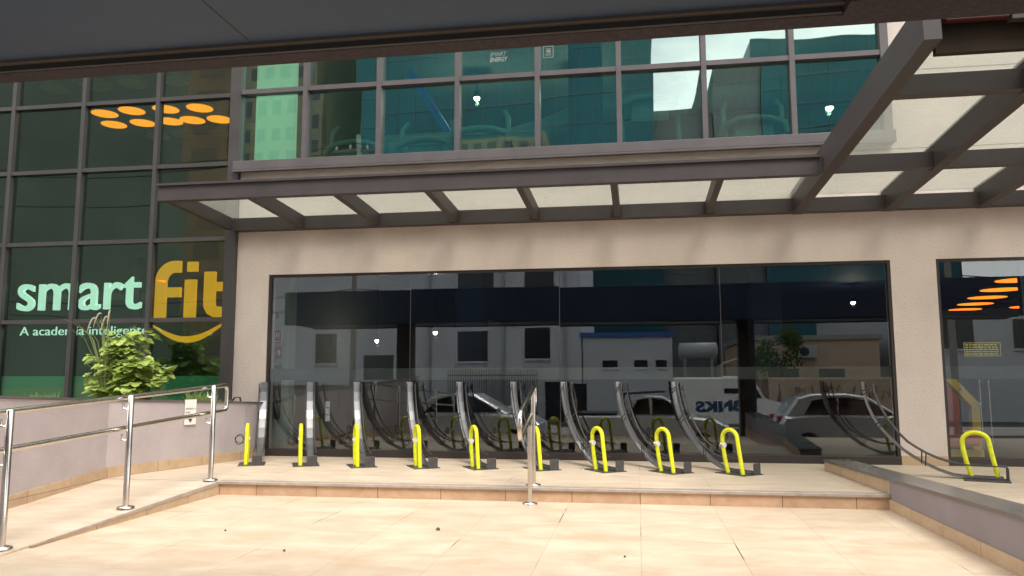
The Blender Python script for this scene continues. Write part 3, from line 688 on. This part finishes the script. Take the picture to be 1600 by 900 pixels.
for y, z, t in ((6.99, .004, rc(6.99)-.02), (6.76, -.12, rc(6.76)-.225)):
    b = MB(); b.tube([(XC, y, z), (XC, y, t)], .021, 16); flange(b, XC, y, z); b.build('post', M['steel'], ch)
XD = XC - .0
r_ = .045; ya, yb = 6.35, 7.2; dzz = .205
pts = []
def cpt(y, dz): return (XD-.012-.015*(7.2-y), y, rc(y)+dz)
pts = [cpt(ya+.05, 0), cpt(yb-.05, 0), cpt(yb-.012, -.012), cpt(yb, -.05), cpt(yb, -dzz+.05), cpt(yb-.012, -dzz+.012), cpt(yb-.05, -dzz), cpt(ya+.05, -dzz), cpt(ya+.012, -dzz+.006), cpt(ya, -dzz+.05), cpt(ya, -.05), cpt(ya+.012, -.012), cpt(ya+.05, 0)]
MB().tube(pts, .0205, 14).build('rail', M['steel'], ch)

# white sign on the planter wall
o = thing('wall_notice', 'narrow white notice with small black arrow on planter wall', 'notice', (-4.855, 7.72, .43), R_(90-14.3))
# wall direction between (-4.60,8.75) and (-5.06,6.95)
o.location = (-4.80, 7.93, .45); o.rotation_euler = (0, 0, math.atan2(1.80, .46))
MB().box(-.08, .08, -.006, -.001, 0, .27).build('plate', M['white'], o)
b = MB()
for z_, x0_, x1_ in ((.165, -.07, .07), (.175, -.07, .03), (.135, -.07, 0), (.125, -.07, -.01)): b.box(x0_, x1_, -.0075, -.0062, z_, z_+.006)
b.build('print', mat('grey_ink', (.3, .3, .3), .7), o)
b = MB(); b.add([(-.0, -.0075, .02), (.03, -.0075, .06), (.012, -.0075, .06), (.012, -.0075, .085), (-.012+.0, -.0075, .085), (-.012, -.0075, .06), (-.03, -.0075, .06)], [(0, 1, 2, 3, 4, 5, 6)])
b.build('arrow', M['ink'], o)
o = thing('rusty_bracket', 'small rusty metal bracket lying on the planter wall end', 'bracket', (-4.86, 9.08, .665))
MB().bar((-.09, 0, .0), (-.05, 0, .045), .03, .012, (0, 0, 1)).bar((-.05, 0, .045), (.02, 0, .05), .03, .012).bar((.02, 0, .05), (.03, 0, .0), .03, .012, (1, 0, 0)).build('bracket_body', mat('rust', (.12, .05, .03), .9, noise=(20, .4)), o)

# ------------------------------------------------------------ bicycle stands
LOW = [(0.0, .012), (.34, .012), (.43, .022), (.55, .062), (.66, .112), (.77, .175), (.87, .245), (.98, .355), (1.07, .46), (1.13, .56), (1.175, .67), (1.20, .78), (1.212, .90)]
UPP = [(.23, .128), (.34, .134), (.44, .150), (.55, .182), (.65, .226), (.74, .278), (.81, .326), (.89, .41), (.97, .52), (1.03, .625), (1.075, .735), (1.10, .83), (1.105, .885)]
def rack(kx, group, label, base, ang, lock=True, hoopoff=.125, hoop_s=(.05, .245), hoopx=None):
    """s axis = local +y, pointing from the kerb end towards the glass"""
    o = thing('bicycle_stand', label, 'bicycle stand', (base[0], base[1], 0), ang, group)
    low = [(s*kx, z) for s, z in LOW]; upp = [(s*kx, z) for s, z in UPP]
    b = MB(); hw = .038; t = .004; fl = .022
    vs = []; n = len(low)
    for i, (s, z) in enumerate(low):
        a = low[max(i-1, 0)]; c = low[min(i+1, n-1)]; dd = Vector((c[0]-a[0], c[1]-a[1])).normalized(); nn = Vector((-dd.y, dd.x))
        sec = [(-hw, fl), (-hw, 0), (hw, 0), (hw, fl), (hw-t, fl), (hw-t, t), (-hw+t, t), (-hw+t, fl)]
        for x, q in sec: vs.append((x, s+nn.x*q, z+nn.y*q))
    fs = []
    for i in range(n-1):
        for k in range(8): fs.append((8*i+k, 8*i+(k+1) % 8, 8*i+8+(k+1) % 8, 8*i+8+k))
    fs += [(0, 1, 6, 7), (1, 2, 5, 6), (2, 3, 4, 5)] + [tuple(8*(n-1)+i for i in q) for q in ((0, 1, 6, 7), (1, 2, 5, 6), (2, 3, 4, 5))]
    b.add(vs, fs, False); b.build('wheel_channel', M['rack'], o)
    for sx in (-1, 1):
        MB().tube([(sx*(hw+.012), s, z) for s, z in upp], .0075, 8).build('guide_rail', M['rackd'], o)
    for i in (4, 8, 11):
        for f0, f1 in ((0, 0), (.3, .42)):
            s0, z0 = [p+(q-p)*f0 for p, q in zip(low[i], low[i+1])]
            s1, z1 = [p+(q-p)*f1 for p, q in zip(upp[i], upp[i+1])]
            MB().tube([(-hw-.012, s1, z1), (-hw-.004, s0, z0-.004), (hw+.004, s0, z0-.004), (hw+.012, s1, z1)], .0055, 6).build('brace', M['rackd'], o)
    b = MB(); b.box(-.052, .052, -.045, -.037, .006, .115, .004)
    if kx > .9: b.tube([(-.05, -.03, .01), (-.05, -.03, .128), (-.055, .1*kx, .13), (-.055, .24*kx, .13)], .0075, 8).tube([(.05, -.03, .01), (.05, -.03, .128), (.055, .1*kx, .13), (.055, .24*kx, .13)], .0075, 8)
    b.build('wheel_stop', M['rackd'], o)
    MB().box(-.20, .08, -.05, .32, .0, .008, .002).build('base_plate', M['rackd'], o)
    hx = -hoopoff; a0, a1 = hoop_s
    mid = (a0+a1)/2; rr = (a1-a0)/2; lean = .06
    pts = [(hx, a0, .006)]
    for q in (.15, .28): pts.append((hx, a0+lean*q/.35, q))
    for i in range(0, 13):
        aa = math.pi*(1-i/12); pts.append((hx, mid+lean+rr*1.03*math.cos(aa)*-1*-1, .345+.085*math.sin(aa)))
    for q in (.28, .15): pts.append((hx, a1+lean*q/.35+.012, q))
    pts.append((hx, a1, .006))
    MB().tube(pts, .0205, 14).build('hoop', M['yellow'], o)
    if lock:
        xs_, ys_, zs_ = hx, a1+lean*.8+.01, .275
        MB().tube([(xs_-.0, ys_-.024, zs_), (xs_, ys_+.026, zs_)], .026, 10).build('lock_collar', M['white'], o)
        cp = []
        rnd = random.Random(label)
        R0 = rnd.uniform(.035, .055)
        for i in range(40):
            a = i/39*math.pi*2*1.9; cp.append((xs_-.09+R0*math.cos(a)+.010*math.sin(a*.7), ys_-.01+.018*math.sin(a*1.3), zs_-.01+R0*math.sin(a)*(1+.2*math.sin(a*.5))))
        cp = [(xs_-.01, ys_, zs_)] + cp
        MB().tube(cp, .0042, 6).build('lock_cable', M['black'], o)
    return o
blocks = [(-4.138, 8.19), (-3.512, 8.21), (-2.855, 8.19), (-2.168, 8.20), (-1.541, 8.20), (-.886, 8.20), (-.221, 8.16), (.445, 8.13), (1.102, 8.09)]
tops = [415.6, 488, 554.4, 629, 720, 803, 884, 973, 1056]
F = 1223.3
ordn = ['leftmost', 'second from left', 'third from left', 'fourth from left', 'fifth from left', 'sixth from left', 'seventh from left', 'eighth from left', 'ninth from left']
# the stands fan slightly: each one is turned by its own measured angle (degrees)
ANG = [24.0, 25.5, 28.5, 30.0, 31.0, 31.5, 36.0, 39.0, 42.0]
for i, (x, y) in enumerate(blocks):
    rack(.88, 'row of curved bicycle stands on the platform', 'curved grey bicycle stand with yellow hoop, %s in the row' % ordn[i], (x, y), R_(ANG[i]), i != 5, hoop_s=(.03, .215), hoopoff=.12)
rack(.955, 'row of curved bicycle stands on the platform', 'curved bicycle stand seen side on, alone beyond the parapet wall at right', (3.30, 7.96), R_(70), False, hoopoff=-.0, hoop_s=(.04, .25))

# ------------------------------------------------------------ plants
def leaf(b, c, d, nrm, s):
    """broad leaf with a shallow fold and lobed edge"""
    d = d.normalized(); sd = d.cross(nrm).normalized(); nn = sd.cross(d)
    out = [(0, 0), (.25, .38), (.10, .52), (.42, .50), (.52, .60), (.72, .36), (.86, .34), (1.05, 0)]
    mid = [c+d*(s*t) - nn*(s*.18*t*t) for t in (0, .35, .7, 1.05)]
    for sg in (-1, 1):
        rim = [c + d*(s*x) + sd*(sg*s*y) + nn*(s*(.14*y - .18*x*x)) for x, y in out]
        v = [mid[0], mid[1], mid[2], mid[3]] + rim[1:-1]
        # 0..3 mids ; 4.. rim
        b.add(v, [(0, 4, 5, 1) , (1, 5, 6, 7), (1, 7, 8, 2), (2, 8, 9, 3)] if sg > 0 else [(0, 1, 5, 4), (1, 7, 6, 5), (1, 2, 8, 7), (2, 3, 9, 8)])
rnd = random.Random(4)
PT = thing('shrub', 'bushy light green shrub with broad lobed leaves in planter', 'shrub', (-6.02, 8.55, .62))
b = MB(); st = MB()
branches = []
for i in range(46):
    a = rnd.uniform(0, 2*math.pi); lean = rnd.uniform(.03, .66)
    hgt = rnd.uniform(.32, .92)*(1.15-lean*1.0)
    ex, ey = math.cos(a)*lean*.98, math.sin(a)*lean*.55
    if i % 6 == 0: ex, ey, hgt = rnd.uniform(-.22, .28), rnd.uniform(-.1, .1), rnd.uniform(.7, .93)
    pts = [Vector((ex*.1, ey*.1, 0)), Vector((ex*.45, ey*.45, hgt*.5)), Vector((ex*.8, ey*.8, hgt*.85)), Vector((ex, ey, hgt))]
    st.tube(pts, [.009, .007, .005, .003], 6); branches.append(pts)
    for k in range(22):
        t = rnd.uniform(.2, 1.0); q = t*3; j = min(2, int(q)); p = pts[j].lerp(pts[j+1], q-j)
        an = rnd.uniform(0, 2*math.pi); dd = Vector((math.cos(an), math.sin(an), rnd.uniform(-.25, .35)))
        pet = rnd.uniform(.03, .11); c = p + dd*pet + Vector((0, 0, .02))
        st.tube([p, c], .0022, 4, False)
        leaf(b, c, Vector((dd.x, dd.y, rnd.uniform(-.5, .1))), Vector((rnd.uniform(-.3, .3), rnd.uniform(-.5, .1), 1)).normalized(), rnd.uniform(.07, .135)*(1.1-.3*t))
b.build('foliage', M['leaf'], PT); st.build('stem', M['stem'], PT)
GP = thing('grass_clump', 'tall arching grass with pale seed heads growing through the shrub', 'grass', (-6.18, 8.45, .62))
b = MB(); pm = MB()
for i in range(16):
    a = rnd.uniform(0, 2*math.pi); L = rnd.uniform(.45, 1.05); ou = rnd.uniform(.15, .45); x, y = math.cos(a)*ou-.12, math.sin(a)*ou*.5-.12
    if i < 4: x, y, L = rnd.uniform(-.06, .14), rnd.uniform(-.15, 0), rnd.uniform(.90, 1.06)
    pts = [Vector((0, -.05, 0)), Vector((x*.2, y*.2-.05, L*.5)), Vector((x*.55, y*.55-.05, L*.88)), Vector((x*.85, y*.85-.05, L*.98)), Vector((x*1.25, y*1.25-.05, L*(.88 if i >= 7 else 1.05)))]
    wd = [.005, .006, .005, .004, .001]; vs = []
    for p, ww in zip(pts, wd): vs += [p+Vector((-ww, 0, 0)), p+Vector((ww, 0, .002))]
    b.add(vs, [(2*j, 2*j+1, 2*j+3, 2*j+2) for j in range(4)])
    if i < 4:
        e = pts[-1]
        q = [e + Vector((x*.35*t-.06*t, -.01, -.13*t*t+.03)) for t in (-.3, 0, .3, .6, .9, 1.15)]
        MB().tube(q, [.002, .007, .010, .009, .007, .002], 7).build('seed_head', M['plume'], GP)
b.build('blade', M['grassleaf'], GP)
gk = ['small dry weed tuft at left end of the planter edge', 'dry brown weed tuft on planter edge below the slogan', 'small weedy tuft on planter edge right of the shrub', 'thin weed sprigs on the planter edge near frame corner']
for gi, (x, y, nn_, ss) in enumerate([(-6.95, 8.3, 22, .13), (-6.6, 8.0, 16, .08), (-5.05, 8.55, 34, .16), (-4.95, 8.9, 12, .07)]):
    o = thing('weed_tuft', gk[gi], 'weeds', (x, y, ptop(y)-.05), 0, 'weeds along the planter edge')
    b = MB()
    for k in range(nn_*3):
        a = rnd.uniform(0, 6.28); L = rnd.uniform(.4, 1)*ss*1.3; p0 = Vector((rnd.uniform(-.18, .18), rnd.uniform(-.05, .05), 0)); p1 = p0+Vector((math.cos(a)*L*.5, math.sin(a)*L*.3, L)); q = Vector((.006, 0, 0))
        b.add([p0-q, p0+q, (p0+p1)/2+q+Vector((0, 0, .01)), p1, (p0+p1)/2-q+Vector((0, 0, .01))], [(0, 1, 2, 3, 4)])
    b.build('blade', M['grassleaf'] if gi != 1 else M['plume'], o)

# ------------------------------------------------------------ the street behind the camera (seen mirrored in the glass)
M['carpaint1'] = mat('pearl_grey_car_paint', (.55, .56, .58), .35, metal=.3, coat=1)
M['carpaint2'] = mat('silver_car_paint', (.62, .63, .64), .35, metal=.3, coat=1)
M['carpaint3'] = mat('light_silver_car_paint', (.65, .66, .67), .35, metal=.3, coat=1)
M['carglass'] = mat('car_glass', (.012, .014, .016), .06, spec=1)
M['tyre'] = mat('tyre_rubber', (.02, .02, .02), .8)
M['lampred'] = mat('tail_lamp', (.35, .02, .02), .2)
M['lampclr'] = mat('head_lamp', (.7, .72, .75), .1, metal=.3)
def car(x, y, label, paint, body, cabin, wins, wheels, L, Wd=1.7, rw_=.31):
    """profile polygons in (x, z); nose towards +x; y is the centre line"""
    o = thing('parked_car', label, 'car', (x, y, -.93), 0, 'cars parked along the street')
    h = Wd/2
    def loft(name, poly, sec, m):
        b = MB(); n = len(poly); vs = []
        cxm = sum(p[0] for p in poly)/n
        for yy, kx_, kz in sec:
            zb = min(p[1] for p in poly)
            for (px, pz) in poly: vs.append((cxm+(px-cxm)*kx_, yy, zb+(pz-zb)*kz))
        fs = []
        for i in range(len(sec)-1):
            for k in range(n): fs.append((i*n+k, i*n+(k+1) % n, (i+1)*n+(k+1) % n, (i+1)*n+k))
        fs += [tuple(range(n)), tuple(reversed(range((len(sec)-1)*n, len(sec)*n)))]
        b.add(vs, fs); return b.build(name, m, o)
    bd = loft('body', body, [(-h, .955, .93), (-h+.10, .99, .985), (-h+.3, 1, 1), (h-.3, 1, 1), (h-.10, .99, .985), (h, .955, .93)], paint)
    hb = min(p[1] for p in cabin)
    cb = loft('cabin', cabin, [(-h+.17, .93, .93), (-h+.26, .98, .99), (-.3, 1, 1), (.3, 1, 1), (h-.26, .98, .99), (h-.17, .93, .93)], paint)
    for sg in (-1, 1):
        for wv in wins:
            vs = [(px, sg*(h-.158-.012*(pz-hb)), pz) for px, pz in wv]; vs2 = [(a, c-sg*.02, e) for a, c, e in vs]; n = len(wv)
            MB().add(vs+vs2, [tuple(range(n)), tuple(reversed(range(n, 2*n)))]+[(k, (k+1) % n, (k+1) % n+n, k+n) for k in range(n)]).build('side_window', M['carglass'], o)
        for wx in wheels:
            yy = sg*(h-.10)
            wo = MB().tube([(wx, yy-.10, rw_), (wx, yy-.09, rw_), (wx, yy+.09, rw_), (wx, yy+.10, rw_)], [rw_*.9, rw_, rw_, rw_*.9], 24).build('wheel', M['tyre'], o)
            b = MB()
            b.tube([(wx, yy+sg*.09, rw_), (wx, yy+sg*.108, rw_)], rw_*.3, 16)
            for k in range(7):
                a = k*2*math.pi/7; b.bar((wx, yy+sg*.104, rw_), (wx+math.cos(a)*rw_*.66, yy+sg*.104, rw_+math.sin(a)*rw_*.66), .05, .012, (0, 1, 0))
            b.build('rim', M['carpaint2'], wo)
        MB().tube([(wins[-1][-1][0]+.0, sg*(h-.10), hb+.06), (wins[-1][-1][0]+.02, sg*(h+.10), hb+.10)], .06, 8).build('mirror', paint, o)
        MB().box(-L/2+.02, -L/2+.16, sg*(h-.28)-.12, sg*(h-.28)+.12, .72, .95, .02).build('tail_lamp', M['lampred'], o)
        MB().box(L/2-.34, L/2-.08, sg*(h-.30)-.14, sg*(h-.30)+.14, .62, .74, .02).build('headlight', M['lampclr'], o)
    return o
# hatchback, x 3.24..7.0
hb_body = [(-1.9, .25), (-1.95, .5), (-1.9, .80), (-1.80, .95), (-1.0, 1.0), (.75, .98), (1.55, .86), (1.85, .70), (1.92, .45), (1.85, .25)]
hb_cab = [(-1.78, .94), (-1.45, 1.40), (-1.1, 1.49), (-.3, 1.50), (.2, 1.42), (.95, .94)]
hb_win = [[(-1.30, .99), (-1.10, 1.33), (-.72, 1.40), (-.55, 1.40), (-.55, .99)], [(-.5, .99), (-.5, 1.40), (-.15, 1.39), (.2, 1.30), (.72, .99)]]
car(5.2, -1.95, 'grey small hatchback parked with its nose to the right', M['carpaint1'], hb_body, hb_cab, hb_win, [-1.25, 1.2], 3.85)
sd_body = [(-1.95, .25), (-2.0, .55), (-1.95, .95), (-1.85, .98), (.75, .98), (1.6, .90), (1.92, .72), (1.97, .45), (1.9, .25)]
pk_cab = [(-.75, .96), (-.45, 1.38), (-.1, 1.48), (.35, 1.45), (1.15, .96)]
pk_win = [[(-.45, 1.0), (-.28, 1.36), (.0, 1.4), (.02, 1.0)], [(.08, 1.0), (.08, 1.4), (.36, 1.37), (.92, 1.0)]]
pc = car(.25, -1.95, 'light silver pickup with roof bars parked in the middle', M['carpaint3'], sd_body, pk_cab, pk_win, [-1.3, 1.25], 3.95)
MB().tube([(-.7, -.6, 1.0), (-.6, -.6, 1.5), (.4, -.6, 1.56)], .02, 8).tube([(-.7, .6, 1.0), (-.6, .6, 1.5), (.4, .6, 1.56)], .02, 8).bar((-.6, -.6, 1.5), (-.6, .6, 1.5), .03, .03).build('roof_bar', M['black'], pc)
MB().box(-1.85, -.8, -.74, .74, .985, 1.03, .01).build('bed_cover', M['black'], pc)
car(-4.35, -1.95, 'silver sedan parked furthest left along the street', M['carpaint2'], sd_body,
    [(-1.5, .96), (-.95, 1.38), (-.5, 1.47), (.2, 1.47), (1.1, .96)], [[(-1.1, 1.0), (-.75, 1.32), (-.4, 1.40), (-.35, 1.0)], [(-.3, 1.0), (-.3, 1.40), (.18, 1.39), (.86, 1.0)]], [-1.3, 1.25], 3.95)
# van
V = thing('delivery_van', 'white box van with dark blue lettering parked across the street', 'van', (2.75, -9.0, -.93))
MB().box(-1.55, .75, -.75, .75, .35, 1.92, .04).build('cargo_box', M['white'], V)
MB().prism([(.76, .35), (.76, 1.75), (1.05, 1.75), (1.35, 1.2), (1.85, 1.05), (1.95, .6), (1.95, .35)], -.72, .72).build('cab', M['white'], V)
MB().prism([(.85, 1.2), (.85, 1.62), (1.02, 1.62), (1.24, 1.2)], .721, .735).build('side_window', M['carglass'], V)
MB().box(.05, .65, .752, .758, 1.35, 1.52).build('dark_panel', M['winblack'], V)
for wx in (-1.0, 1.3):
    for sg in (-1, 1): MB().tube([(wx, sg*.62-.1, .33), (wx, sg*.62+.1, .33)], .33, 20).build('wheel', M['tyre'], V)
text_obj('lettering', 'BNKS', M['van_ink'], 1.55, .36, .004, .05, parent=V, at=(.65, .757, .78), rz=math.pi)
# buildings opposite
def bld(name, label, cat, x0, x1, y0, y1, z1, m, wins=(), z0=-.93, roof=None, frame=True):
    o = thing(name, label, cat, ((x0+x1)/2, y1, z0)); cx = (x0+x1)/2
    MB().box(x0-cx, x1-cx, y0-y1, 0, 0, z1-z0).build('wall', m, o)
    for (a, c, e, g) in wins:
        wd = MB().box(a-cx, c-cx, .002, .03, e-z0, g-z0).build('window', M['winblack'], o)
        if frame: MB().box(a-cx-.06, c-cx+.06, .001, .09, e-z0-.09, e-z0-.001).build('sill', m, wd)
    if roof: MB().box(x0-cx-.1, x1-cx+.1, y0-y1-.1, .12, z1-z0+.002, z1-z0+.2).build('roof', roof, o)
    return o
bw = [(-7.9, -6.56, 1.65, 3.0), (-4.9, -3.79, 1.75, 3.1), (-7.9, -6.3, 4.8, 5.7), (-4.9, -3.6, 4.8, 5.7), (-12.2, -10.8, .9, 2.0), (-14.5, -13.5, 1.65, 3.0), (-4.0, -2.2, -.9, .75)]
bld('building', 'large white building with dark square windows across the street', 'building', -19, -2.4, -26, -15.5, 7.0, M['bwhite'], bw)
bld('building', 'long dark green clad building at the far left across the street', 'building', -60, -22.9, -18.2, -15.5, 19, mat('dark_green_cladding', (.17, .185, .17), .7, noise=(.12, .3)), [])
bld('building', 'low white building with blue roof edge and three small windows', 'building', -2.35, 1.45, -24, -15.5, 2.75, M['bwhite'], [(-1.5, -.85, 1.45, 1.75), (-.15, .4, 1.45, 1.75), (.75, 1.2, 1.45, 1.75)], roof=M['roofblue'])
bld('building', 'ochre low house across the street with shuttered windows', 'building', 4.6, 9.8, -24, -15.6, 2.5, M['bbeige'], [(5.4, 6.6, .2, 1.3), (7.4, 8.4, .2, 1.3)], roof=M['concrete'])
bld('building', 'grey two storey building further right across the street', 'building', 10.5, 24, -30, -15.8, 4.8, M['bwhite'], [(12, 13.5, 2, 3.2), (15, 16.5, 2, 3.2), (18, 19.5, 2, 3.2)])
t = thing('water_tank', 'white horizontal cylindrical tank between the low houses', 'tank', (2.5, -15.3, 1.7))
MB().tube([(-.8, 0, .4), (-.75, 0, .4), (.75, 0, .4), (.8, 0, .4)], [.2, .36, .36, .2], 20).build('tank_body', M['tank'], t)
MB().box(-.6, -.5, -.3, .3, -2.6, .1).box(.5, .6, -.3, .3, -2.6, .1).build('support', M['concrete'], t)
# towers
M['towermull'] = mat('teal_grey_mullion', (.008, .07, .09), .4)
def tower(label, x0, x1, y0, y1, z1, m, kind, n=(8, 20), wm=None):
    o = thing('tower_block', label, 'building', ((x0+x1)/2, y1, -.93)); cx = (x0+x1)/2; Hh = z1+.93; wd = x1-x0
    MB().box(-wd/2, wd/2, y0-y1, 0, 0, Hh).build('wall', m, o)
    b = MB()
    if kind == 'grid':
        for i in range(n[0]+1): xx = -wd/2+wd*i/n[0]; b.box(xx-.06, xx+.06, .002, .06, 0, Hh)
        for j in range(n[1]+1): zz = Hh*j/n[1]; b.box(-wd/2, wd/2, .003, .05, zz-.08, zz+.08)
        b.build('mullion_grid', M['towermull'], o)
    else:
        for i in range(n[0]):
            for j in range(n[1]):
                xx = -wd/2+wd*(i+.5)/n[0]; zz = Hh*(j+.5)/n[1]; b.box(xx-wd/n[0]*.28, xx+wd/n[0]*.28, .002, .03, zz-Hh/n[1]*.25, zz+Hh/n[1]*.28)
        b.build('window_rows', wm or M['winblack'], o)
tower('tall teal glass office tower rising behind the white building', -26, 2.5, -75, -51.5, 50, M['tealglass'], 'grid', (16, 20))
M['slate'] = mat('slate_tower_cladding', (.10, .11, .11), .5, noise=(.1, .2)); M['slate2'] = mat('slate_window_band', (.08, .09, .095), .3)
tower('lower grey slate tower beside the teal tower', 2.55, 7.0, -80, -53, 25.6, M['slate'], 'win', (3, 12), M['slate2'])
tower('grey residential tower with stepped roof line', 7.05, 11.3, -80, -52, 29.2, M['slate'], 'win', (4, 14), M['slate2'])
tower('broad teal glass tower at the right of the skyline', 11.35, 27, -76, -51.5, 31.3, M['tealglass'], 'grid', (9, 14))
tower('dark olive apartment block in front of the teal tower', -13, -6, -50, -38, 19.5, M['bolive'], 'win', (6, 12))
tower('brown brick tower at the far left of the skyline', -52, -38, -70, -50, 60, M['bbrown'], 'win', (3, 20), mat('dusky_brown_window', (.20, .14, .11), .4))
tower('dark slab tower behind the brown brick tower', -37.9, -30, -72, -51, 44, M['bolive'], 'win', (5, 18))
# poles, wires, tree
def pole(x, y, hgt, label, r=.11):
    o = thing('utility_pole', label, 'pole', (x, y, -.93), 0, 'utility poles along the street')
    MB().tube([(0, 0, 0), (0, 0, hgt)], [r, r*.7], 12).build('post', M['concrete'], o)
    MB().bar((-.9, 0, hgt-.6), (.9, 0, hgt-.6), .1, .1).build('crossarm', M['bark'], o)
    b = MB()
    for q in (-.8, -.3, .3, .8): b.tube([(q, 0, hgt-.55), (q, 0, hgt-.38)], .04, 8)
    b.build('insulator', M['tank'], o)
pole(9.4, -6.9, 10.2, 'concrete utility pole on the right of the street'); pole(-9.5, -6.9, 10.2, 'concrete utility pole on the left of the street'); pole(-26, -6.9, 10.2, 'concrete utility pole furthest left along the street'); pole(27, -6.9, 10.2, 'concrete utility pole furthest right along the street')
def wire(y, z, label, xs=(-26, -9.5, 9.4, 27)):
    pts = []
    for a, c in zip(xs[:-1], xs[1:]):
        for i in range(12): t_ = i/12; pts.append((a+(c-a)*t_, y, z-.45*4*t_*(1-t_)))
    pts.append((xs[-1], y, z)); tag(MB().tube(pts, .018, 5).build('power_line', M['black']), label, 'cable', 'overhead cables')
for i, (y, z) in enumerate(((-7.2, 8.85), (-6.6, 8.86), (-6.9, 7.7), (-7.0, 4.0), (-7.05, 3.5))):
    wire(y, z, 'black overhead cable, %s down of the five between the poles' % nm[i])
tr = thing('street_tree', 'small dark green street tree beside the ochre house', 'tree', (5.5, -14.2, -.93))
tr.scale = (.8, .8, .95)
MB().tube([(0, 0, 0), (.05, 0, 1.2), (.0, .1, 2.4)], [.13, .1, .06], 8).tube([(.05, 0, 1.3), (.5, .1, 2.4)], [.06, .03], 6).tube([(.04, 0, 1.5), (-.5, -.1, 2.6)], [.06, .03], 6).build('trunk', M['bark'], tr)
b = MB()
cl = [(rnd.uniform(-.9, .9), rnd.uniform(-.7, .7), rnd.uniform(2.1, 4.1), rnd.uniform(.3, .55)) for _ in range(16)]
for i in range(1500):
    cx_, cy_, cz_, cr_ = rnd.choice(cl); v = Vector((rnd.gauss(0, 1), rnd.gauss(0, 1), rnd.gauss(0, 1))).normalized()*cr_*rnd.uniform(.5, 1)
    c = Vector((cx_, cy_, cz_))+v; d1 = Vector((rnd.gauss(0, 1), rnd.gauss(0, 1), rnd.gauss(0, 1))).normalized()*.09; d2 = d1.orthogonal().normalized()*.05
    b.add([c-d1, c+d2, c+d1, c-d2], [(0, 1, 2, 3)])
b.build('crown', M['treeleaf'], tr)

# details across the street
def ac(x, z, y, label):
    o = thing('air_conditioner', label, 'air conditioner', (x, y, z), 0, 'air conditioners across the street')
    MB().box(-.4, .4, .0, .3, 0, .5, .02).build('casing', M['tank'], o)
    MB().tube([(-.1, .301, .25), (-.1, .31, .25)], .19, 16).build('fan_grille', M['winblack'], o)
ac(-5.6, 3.9, -15.45, 'white air conditioner between the upper windows of the white building'); ac(6.9, 1.75, -15.55, 'white air conditioner on the ochre house')
for x, zt, lb in ((-9.2, 6.8, 'grey rain pipe left of the dark windows of the white building'), (-5.85, 6.8, 'grey rain pipe between the dark windows of the white building'), (-3.1, 6.8, 'grey rain pipe near the corner of the white building')):
    tag(MB().tube([(x, -15.42, -.9), (x, -15.42, zt)], .06, 8).build('rain_pipe', M['tank']), lb, 'pipe', 'rain pipes across the street')
gt = thing('street_gate', 'dark barred metal gate in front of the white building', 'gate', (-6.3, -14.9, -.8))
b = MB()
for i in range(40): b.box(-1.9+i*.1, -1.875+i*.1, 0, .025, 0, 2.1)
b.box(-1.92, 2.05, -.01, .035, .2, .26).box(-1.92, 2.05, -.01, .035, 1.8, 1.86); b.build('bars', M['winblack'], gt)
fw_ = thing('boundary_wall', 'low ochre boundary wall with dark scribbles right of the van', 'wall', (7.4, -13.2, -.8))
MB().box(-2.4, 3.2, -.1, .1, 0, 1.75).build('wall', M['bbeige'], fw_)
b = MB(); x = -2.1
rg = random.Random(3)
while x < 2.9:
    p = [(x, .9+rg.uniform(-.1, .1))]
    for _ in range(5): p.append((p[-1][0]+rg.uniform(-.12, .18), 1.1+rg.uniform(-.35, .4)))
    b.ribbon(p, .035, .102, .104); x += .42
b.build('paint_scribble', M['ink'], fw_)
tag(MB().bar((-3.2, -15.3, 5.9), (2.4, -15.2, 5.3), .02, .02).build('power_line', M['black']), 'black cable hung on the front of the white building', 'cable')
tk = thing('sloped_roof', 'small sloped tile roof beside the tank', 'roof', (4.0, -15.0, 1.5))
MB().add([(-.6, 0, 0), (1.0, 0, .55), (1.0, -2, .55), (-.6, -2, 0), (-.6, 0, -.06), (1.0, 0, .49), (1.0, -2, .49), (-.6, -2, -.06)], [(0, 1, 2, 3), (4, 7, 6, 5), (0, 4, 5, 1), (1, 5, 6, 2), (2, 6, 7, 3), (3, 7, 4, 0)]).build('tile_cover', M['bbeige'], tk)
MB().box(.9, 1.0, -2, 0, -2.4, .48).box(-.6, -.5, -2, 0, -2.4, -.07).build('support', M['bbeige'], tk)
# grit on the plaza
for i, (x, y, r, lb) in enumerate([(-1.42, 5.55, .016, 'tiny dark stone alone in the middle of the plaza'), (-2.2, 4.75, .009, 'tiny dark speck of grit left in the foreground'), (-.1, 4.9, .008, 'tiny dark speck of grit right of centre in the foreground'), (-2.9, 5.3, .008, 'tiny dry leaf bit near the ramp')]):
    MBx = MB(); MBx.tube([(0, 0, 0), (.2*r, 0, r*.6), (0, .1*r, r*1.1)], [r, r*.9, r*.3], 7)
    tag(MBx.build('pebble', M['ink'], None, (x, y, -.121)), lb, 'stone', 'bits of grit on the plaza')
